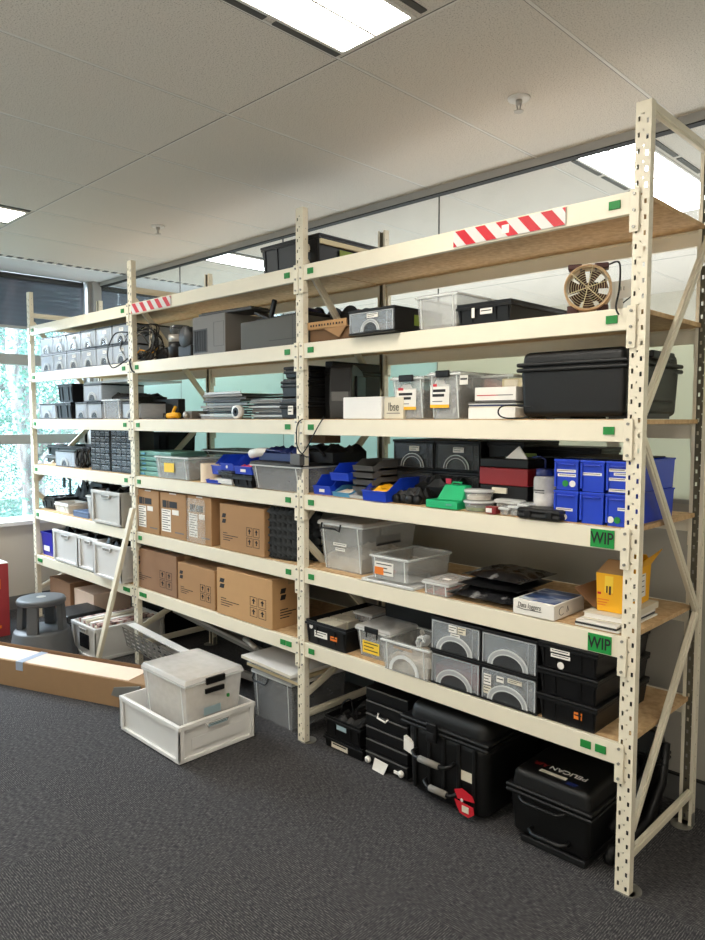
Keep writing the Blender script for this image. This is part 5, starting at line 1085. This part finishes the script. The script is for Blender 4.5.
def pillow(label, x, y, z, w, d, h, m, rz=0, seed=0, rx=0):
    rnd = random.Random(seed); t = thing('black_bag', label, 'bag', (x, y, z), rz, 'sealed black plastic bags', rx); n = 14; mb = MB()
    for s in (0, 1):
        for j in range(n+1):
            for i in range(n+1):
                u_ = i/n; v_ = j/n; e = (1-abs(2*u_-1)**3)*(1-abs(2*v_-1)**3); mb.v.append((w*u_, d*v_, h*.5+(1 if s else -1)*h*.5*e*(1-.0*s)+(rnd.uniform(-.1, .1)*h if s and 0 < i < n and 0 < j < n else 0)))
    k = n+1
    for j in range(n):
        for i in range(n): a = j*k+i; mb.f.append((a, a+k, a+k+1, a+1)); b = a+k*k; mb.f.append((b, b+1, b+k+1, b+k))
    bm_ = mb.build('bag', m, t, smooth=True); MB().box(-.006, 0, h*.5-.0006, .004, d, h*.5+.0006).box(w-.004, 0, h*.5-.0006, w+.006, d, h*.5+.0006).build('sealed_edge', m, t); return t
x = X(447, 600, .0)
pillow('shiny black plastic bag at the bottom, along the shelf edge', x-.01, .005, DK[5]-.004, .27, .26, .050, 'film', .0, 1)
pillow('black plastic bag in the middle of the pile', x+.03, .03, DK[5]+.036, .24, .26, .046, 'black', .03, 2)
pillow('silvery black plastic bag on top of the pile', x+.035, .05, DK[5]+.068, .24, .25, .044, 'film', -.02, 3)
# white box with handwriting
x = X(513, 610, .0); x1 = X(554, 622, .0); w = x1-x; zt_ = Z(513, 598, .0); h_ = zt_-DK[5]
t = thing('white_box', 'white box with handwriting and a blue glossy top next to the black bags', 'box', (x, .0, DK[5])); b = MB().box(0, 0, 0, w, .21, h_).build('box', 'paper', t, bevel=.002); MB().box(.014, .016, h_, w-.008, .196, h_+.002).build('blue_picture', 'bluprint', b)
text('handwriting', 'Data loggers', .024, 'ink', t, (w*.40, -.001, h_*.66), sx=.72, shear=.2, off=-.004)
MB().tube([(w*.1, -.001, h_*.46), (w*.3, -.001, h_*.38), (w*.42, -.001, h_*.42), (w*.7, -.001, h_*.40)], .0011, 5).build('pen_underline', 'ink', t); MB().tube([(w+.0006, .05+.018*math.cos(a*.5), h_*.5+.014*math.sin(a*.5)) for a in range(2, 12)], .0008, 5).build('pen_mark', 'ink', t); MB().tube([(w+.0006, .085, h_*.3), (w+.0006, .09, h_*.7), (w+.0006, .098, h_*.35)], .0008, 5).build('pen_mark', 'ink', t)
# folders, sheets under the yellow box
x = X(573, 628, .0)
sheet_stack(x, .01, DK[5], 1.465-x, .30, 3, .007, ['paper', 'dark', 'paper'], ['white folder under the yellow box, bottom one', 'dark folder between white folders under the yellow box', 'white folder under the yellow box, upper one'], 'folders under the yellow box', name='folder', jig=.006, cat='folder', rz0=.0)
t = thing('ring_binder', 'cream flat binder directly beneath the yellow box', 'binder', (x+.015, .035, DK[5]+.022), .02); wb = 1.47-x-.015; MB().box(0, 0, 0, wb, .30, .003).box(0, 0, .019, wb, .30, .022).box(wb-.003, 0, .003, wb, .30, .019).build('cover', 'offpaper', t, bevel=.001); MB().box(.004, .004, .004, wb-.004, .294, .018).build('pages', 'paper', t)
t = thing('brown_envelope', 'curled brown paper sheet between white box and yellow box', 'paper', (x-.04, .08, DK[5]+.03), .0); mb = MB()
for i in range(9): mb.v += [(.14*i/8, 0, .075*(1-math.sin(i/8*1.57))), (.14*i/8, .2, .075*(1-math.sin(i/8*1.57)))]
for i in range(8): a = 2*i; mb.f.append((a, a+2, a+3, a+1))
mb.build('sheet', 'card2', t, smooth=True)
x = X(597, 600, .08); xr = 1.455; zt_ = Z(596, 572, .07); zb = DK[5]+.0455
t = thing('yellow_box', 'open yellow printed box sitting on the binder beside the end post', 'box', (x, .07, zb), .06); w = xr-x; h_ = zt_-zb; d_ = .25
b = MB().tub(w, d_, h_, .003, .004).build('box', 'yellow', t); MB().box(.004, .004, .004, w-.004, d_-.004, .03).build('liner', 'brownin', t)
MB().quadbox([(0, 0, h_), (w, 0, h_), (w, .003, h_), (0, .003, h_)], [(0, .10, h_+.028), (w, .10, h_+.028), (w, .103, h_+.028), (0, .103, h_+.028)]).build('front_flap', 'card3', t)
MB().quadbox([(w-.003, 0, h_), (w, 0, h_), (w, d_, h_), (w-.003, d_, h_)], [(w+.030, 0.02, h_+.032), (w+.033, .02, h_+.032), (w+.033, d_+.01, h_+.055), (w+.030, d_+.01, h_+.055)]).build('side_flap', 'yellow', t)
MB().quadbox([(0, d_-.003, h_), (w, d_-.003, h_), (w, d_, h_), (0, d_, h_)], [(0, d_-.05, h_+.04), (w, d_-.05, h_+.04), (w, d_-.047, h_+.04), (0, d_-.047, h_+.04)]).build('back_flap', 'yellow', t)
fdecal(t, w*.06, h_*.44, w*.13, h_*.06, 'red', y=.001, name='red_print'); 
for k in range(3): fdecal(t, w*.06, h_*(.30-.07*k), w*(.42-.06*k), h_*.022, 'orange', y=.002, name='orange_print')
fdecal(t, w*.32, h_*.5, w*.3, h_*.44, 'yellowlab', y=.001, name='pale_block'); fdecal(t, w*.38, h_*.5, w*.05, h_*.18, 'fanblade', y=0, name='dark_print'); fdecal(t, w*.48, h_*.46, w*.07, h_*.22, 'fanblade', y=0, name='dark_print')
sdecal(t, w-.001, .05, h_*.2, .15, h_*.62, 'paper', 'shipping_label', 8)
# shelf 6
x = X(303, 630, .0); 
t = black_box('black open crate of boxed items right of the third post on the lowest shelf', .035, .0, DK[6], X(346, 640, .0)-.035, .40, Z(308, 619, .0)-DK[6], open_=True, name='black_crate', cat='crate', fill=None)
bc = t; wB = X(346, 640, .0)-.035; hB = Z(308, 619, .0)-DK[6]
fdecal(t, wB*.22, hB*.35, wB*.32, hB*.27, 'paper', y=.001, lines=2); fdecal(t, wB*.62, hB*.38, wB*.16, hB*.18, 'orange', y=.001, lines=1); disc(t, wB*.14, hB*.74, .011, 'paper', y=.0)
for k, (xx, yy, s_) in enumerate(((.02, .03, .06), (.085, .02, .065), (.02, .11, .06), (.085, .10, .065), (.02, .19, .06))):
    q = MB().box(0, 0, 0, s_, .07, hB*.86).build('small_carton', 'offpaper', bevel=.002); q.location = (.035+.008+xx, yy+.01, DK[6]+.006); tag(q, 'small pinkish white carton standing in the black crate on the lowest shelf', 'carton', 'small cartons in the black crate')
t = clear_bin('small clear box of papers on the cartons in the black crate', .035+.09, .22, DK[6]+.07, .11, .13, hB*.9-.05, fill='print', fh=.8, lid='clearlid', lidh=.004, taper=.003)
x = X(355, 640, .02); w = X(388, 656, .02)-x; h_ = Z(355, 626, .02)-DK[6]
t = clear_bin('clear lidded box with a black latch and yellow label, next to the black crate', x, .03, DK[6], w, .32, h_, body='clear', fill='stuffing', fh=.8, lid='clearlid', lidh=.010, latch='black', taper=.014); f = fdecal(t, w*.16, h_*.16, w*.5, h_*.4, 'yellowlab', y=.007, lines=3)
x = X(383, 650, -.01); w = X(429, 674, -.01)-x; h_ = Z(383, 634, -.01)-DK[6]
t = clear_bin('open clear tub of clear tubing at the shelf edge', x, -.015, DK[6], w, .22, h_*.92, body='clear', fill='palestuff', fh=.5, taper=.008); MB().arch(w*.5, -.003, .01, w*.26, .014, 12, ry=h_*.4).build('handle', 'clearhi', t); MB().box(w*.25, .002, h_*.7, w*.65, .006, h_*.76).build('orange_strip', 'card3', t)
for k in range(5): MB().tube([(w*.62+.02*math.cos(a+k), .06+.02*k*.5, h_*.9+.022*math.sin(a*1.1+k)) for a in range(7)], .004, 6, closed=True).build('tubing', 'clearhi', t, smooth=True)
x = X(391, 630, .22); w = X(430, 650, .22)-x+.05; t = black_box('black box with a white label strip behind the open clear tub', x-.02, .20, DK[6], w, .3, .235, ribs=0); fdecal(t, w*.22, .10, w*.42, .025, 'paper', y=.004, lines=1); disc(t, w*.78, .105, .013, 'paper', y=.004); MB().box(w*.3, .006, .135, w*.8, .02, .18).build('grey_insert', 'dark', t)
xa = X(430.5, 650, .0); xb = X(537.5, 690, .0); wd = (xb-xa)/2; zt = Z(430.5, 615.5, .0); hr = (zt-DK[6])/2
for r_ in (0, 1):
    for c in (0, 1): drawer_box('clear-fronted drawer in black frame, %s %s of four on the lowest shelf' % (('lower', 'upper')[r_], ('left', 'right')[c]), xa+c*wd, .0, DK[6]+r_*hr, wd-.004, .34, hr-.001, fill=[['redcase', 'stuffing'], ['grey', None]][r_][c], fh=.75, lab=[[0, 3], [2, 0]][r_][c], group='black framed clear drawers', arch_r=.3, seed=r_+3*c)
xa = X(539, 700, .0); w = 1.41-xa; zt = Z(539, 639, .0); hr = (zt-DK[6])/3
for k in range(3):
    t = black_box('black lidded storage box, %s of the stack of three by the end post' % ('bottom', 'middle', 'top')[k], xa, .0, DK[6]+k*hr, w*1.0, .40, hr-.001, group='black box stack by the end post')
    if k == 0: fdecal(t, w*.62, hr*.36, w*.14, hr*.26, 'orange', y=.003, lines=1)
    if k == 2: fdecal(t, w*.20, hr*.66, w*.34, hr*.13, 'paper', y=-.003, lines=1); fdecal(t, w*.21, hr*.47, w*.34, hr*.13, 'paper', y=-.003, lines=1); disc(t, w*.38, hr*.2, .012, 'paper', y=-.0)
# floor of the right bay
t = black_box('low black tray of gear with a white label on the carpet by the third post', .10, .05, .0, .24, .36, .06, open_=True, ribs=0, name='black_tray', cat='tray'); fdecal(t, .05, .012, .10, .03, 'offpaper', y=-.0, lines=1)
t = black_box('black crate of tools with a clear label on the low black tray', .11, .045, .062, .22, .34, .09, open_=True, name='black_crate', cat='crate', fill='black2', fh=1.1); fdecal(t, .08, .045, .06, .02, 'wraplabel', y=-.003)
cable('black strap standing up out of the black tool crate', [(.16, .10, .14), (.17, .10, .2), (.2, .12, .22), (.22, .12, .15)], .004, name='strap'); cable('second black strap standing up out of the black tool crate', [(.24, .12, .14), (.25, .12, .20), (.28, .14, .21), (.3, .14, .14)], .004, name='strap')
t = rugged_case('black box with a tilted matt lid behind the black tool crate', .18, .30, .155, .18, .22, .13, bev=.006, lid=.2, rim=.004, taper=.004, name='black_box')
t = MB().quadbox([(0, 0, 0), (.15, 0, 0), (.15, .2, .02), (0, .2, .02)], [(0, 0, .004), (.15, 0, .004), (.15, .2, .024), (0, .2, .024)]).build('grey_card', 'dark'); t.location = (.19, .27, .288); tag(t, 'dark grey card lying on the black box under the right bay', 'card')
x = X(364, 740, .04)
t = thing('drawer_toolbox', 'black stacked drawer toolbox with white rollers under the right bay', 'toolbox', (.355, .055, 0)); W_ = .235
for k in range(6): dr = MB().box(0, 0, .012+k*.056, W_, .34, .064+k*.056).build('drawer', 'black', t, bevel=.004); MB().box(.004, -.004, .058+k*.056, W_-.004, .0, .0635+k*.056).build('pull_edge', 'grey', dr)
for xx in (.02, W_-.03): MB().lathe([(.014, -.012), (.014, -.002)], (xx, 0, .030), 'y', 16).build('roller', 'paper', t, smooth=True)
MB().quadbox([(.05, -.014, -.0), (.12, -.02, .0), (.12, -.018, .0), (.05, -.012, .0)], [(.06, -.008, .05), (.135, -.008, .045), (.135, -.006, .045), (.06, -.006, .05)]).build('hanging_tag', 'paper', t)
MB().tube([(.08, -.008, .25), (.085, -.02, .235), (.13, -.02, .228), (.135, -.008, .24)], .004).build('handle', 'paper', t, smooth=True); MB().box(W_-.07, -.006, .02, W_-.04, -.002, .032).build('catch', 'paper', t)
# big rugged case
xc = .62; yc = .0; Wc = .385; Dc = .40; Hc_ = .375
t = rugged_case('large black rugged case with rubber grips and red tags on the carpet', xc, yc, .004, Wc, Dc, Hc_, lid=.21, bev=.045, rim=.014, taper=.012, ribs=5, latches=(.15,))
grip_handle(t, .06, .24, -.002, .19, .012, .035); grip_handle(t, .11, .26, .006, .085, .012, .03)
fdecal(t, .27, .14, .048, .12, 'offpaper', y=.006, name='shipping_label', lines=0); MB().quadbox([(.0, -.006, .17), (.05, -.006, .16), (.05, .01, .16), (0, .01, .17)], [(.0, -.006, .225), (.05, -.006, .205), (.05, .01, .205), (0, .01, .225)]).build('white_tape', 'paper', t)
tg = MB().prism([(.255, .105), (.29, .12), (.335, .105), (.345, .085), (.27, .075)], 'y', -.016, -.014).build('red_tag', 'red', t); tg2 = MB().prism([(.255, .070), (.34, .065), (.345, .04), (.32, .02), (.28, .025)], 'y', -.017, -.015).build('red_tag', 'red', t); disc(tg2, .29, .076, .006, 'paper', y=-.016, name='eyelet'); fdecal(tg2, .292, .035, .03, .024, 'offpaper', y=-.018, name='tag_panel')
mt = MB().tube([(.16, .10, Hc_+.002), (.17, .10, Hc_+.016), (.24, .12, Hc_+.02), (.29, .13, Hc_+.004)], .008).build('top_handle', 'black', t, smooth=True); MB().box(.20, .09, Hc_+.01, .235, .12, Hc_+.03).build('red_ribbon', 'pinkred', mt, bevel=.004)
t = rugged_case('black case behind the large rugged case in the shadow', .72, .42, .0, .30, .12, .36, lid=.3, bev=.01, rim=.006)
rugged_case('tall black case added to darken the back between drawer toolbox and large rugged case', .36, .42, .0, .30, .13, .38, lid=.3, bev=.01, rim=.006)  # filler standing in for dark clutter and shade at the back
rugged_case('black case added to darken the back behind the lettered case', 1.08, .46, .0, .36, .09, .34, lid=.3, bev=.01, rim=.006)  # also added to keep the shaded back row dark
# low black case with name on lid
WpX = .305; t = rugged_case('low black rugged case with white and red lettering on its lid, by the end post', 1.085, .02, .004+.022, WpX, .42, .230, lid=.30, bev=.018, rim=.009, taper=.013)
grip_handle(t, .055, .22, -.006, .15, .010, .024, grip=None, r=.006); grip_handle(t, .09, .225, .008, .04, .004, .03, grip=None, r=.008)
text('lid_lettering', 'PELICAN', .034, 'paper', t, (.225-.05, .10, .2306), (0, 0, math.pi), sx=1.05); text('lid_lettering', 'AIR', .034, 'redcase', t, (.072, .10, .2306), (0, 0, math.pi), sx=1.05)
MB().box(.09, .048, .2302, .19, .066, .2312).build('white_tape', 'offpaper', t); MB().box(.20, .02+.01, .2302, .235, .05, .2310).build('blue_mark', 'navy', t)
t2 = thing('black_plinth', 'flat black board under the low rugged case', 'board', (1.13, .03, 0)); MB().box(0, 0, 0, .24, .40, .025).build('board', 'black2', t2, bevel=.004)
t = thing('dolly', 'black wheeled base standing behind the end post under the right bay', 'trolley', (1.42, .10, 0)); MB().tube([(0, 0, .03), (.0, .30, .03), (.02, .38, .16), (.02, .40, .30)], .02, 8).build('frame', 'black', t, smooth=True); MB().tube([(-.02, .05, .10), (.0, .25, .22), (.01, .38, .34)], .014, 8).build('arm', 'black', t, smooth=True)
for yy in (.02, .34): MB().lathe([(.03, -.012), (.034, 0), (.03, .012)], (0, yy, .034), 'x', 18).build('wheel', 'black2', t, smooth=True)

# ------------------------------------------------------------------ light
w = bpy.data.worlds.new('World'); bpy.context.scene.world = w; w.use_nodes = True
bg = w.node_tree.nodes['Background']; bg.inputs[0].default_value = (.62, .82, 1, 1); bg.inputs[1].default_value = 3.4
sd = bpy.data.lights.new('sky_light', 'AREA'); sd.energy = 950; sd.size = 3; sd.size_y = 1.5; sd.shape = 'RECTANGLE'; sd.color = (.75, .88, 1)
so = bpy.data.objects.new('sky_light', sd); C.objects.link(so); so.location = (-4.7, -1.0, 3.5); so.rotation_euler = (0, math.radians(-52), 0)
sc = bpy.context.scene
ud = bpy.data.lights.new('ceiling_fill_light', 'AREA'); ud.energy = 42; ud.size = 3; ud.size_y = 2; ud.shape = 'RECTANGLE'; ud.color = (1, .95, .88)  # unseen lamp added behind the camera to brighten the ceiling
uo = bpy.data.objects.new('ceiling_fill_light', ud); C.objects.link(uo); uo.location = (2.2, -3.5, .9); uo.rotation_euler = (math.radians(160), 0, 0)
for i_, (ux_, en_) in enumerate(((.6, 48), (-1.9, 44), (3.4, 30))):
    ud = bpy.data.lights.new('next_room_fill_light', 'AREA'); ud.energy = en_; ud.size = 2; ud.size_y = 2; ud.shape = 'RECTANGLE'; ud.color = (.97, 1, 1)  # unseen lamps added to lift the next room's ceiling and the frosted panes
    uo = bpy.data.objects.new('next_room_fill_light', ud); C.objects.link(uo); uo.location = (ux_, 2.7, .5); uo.rotation_euler = (math.radians(180), 0, 0)
sc.view_settings.view_transform = 'Standard'; sc.view_settings.look = 'None'; sc.view_settings.exposure = .12; sc.view_settings.gamma = 1
sc.cycles.transparent_max_bounces = 24
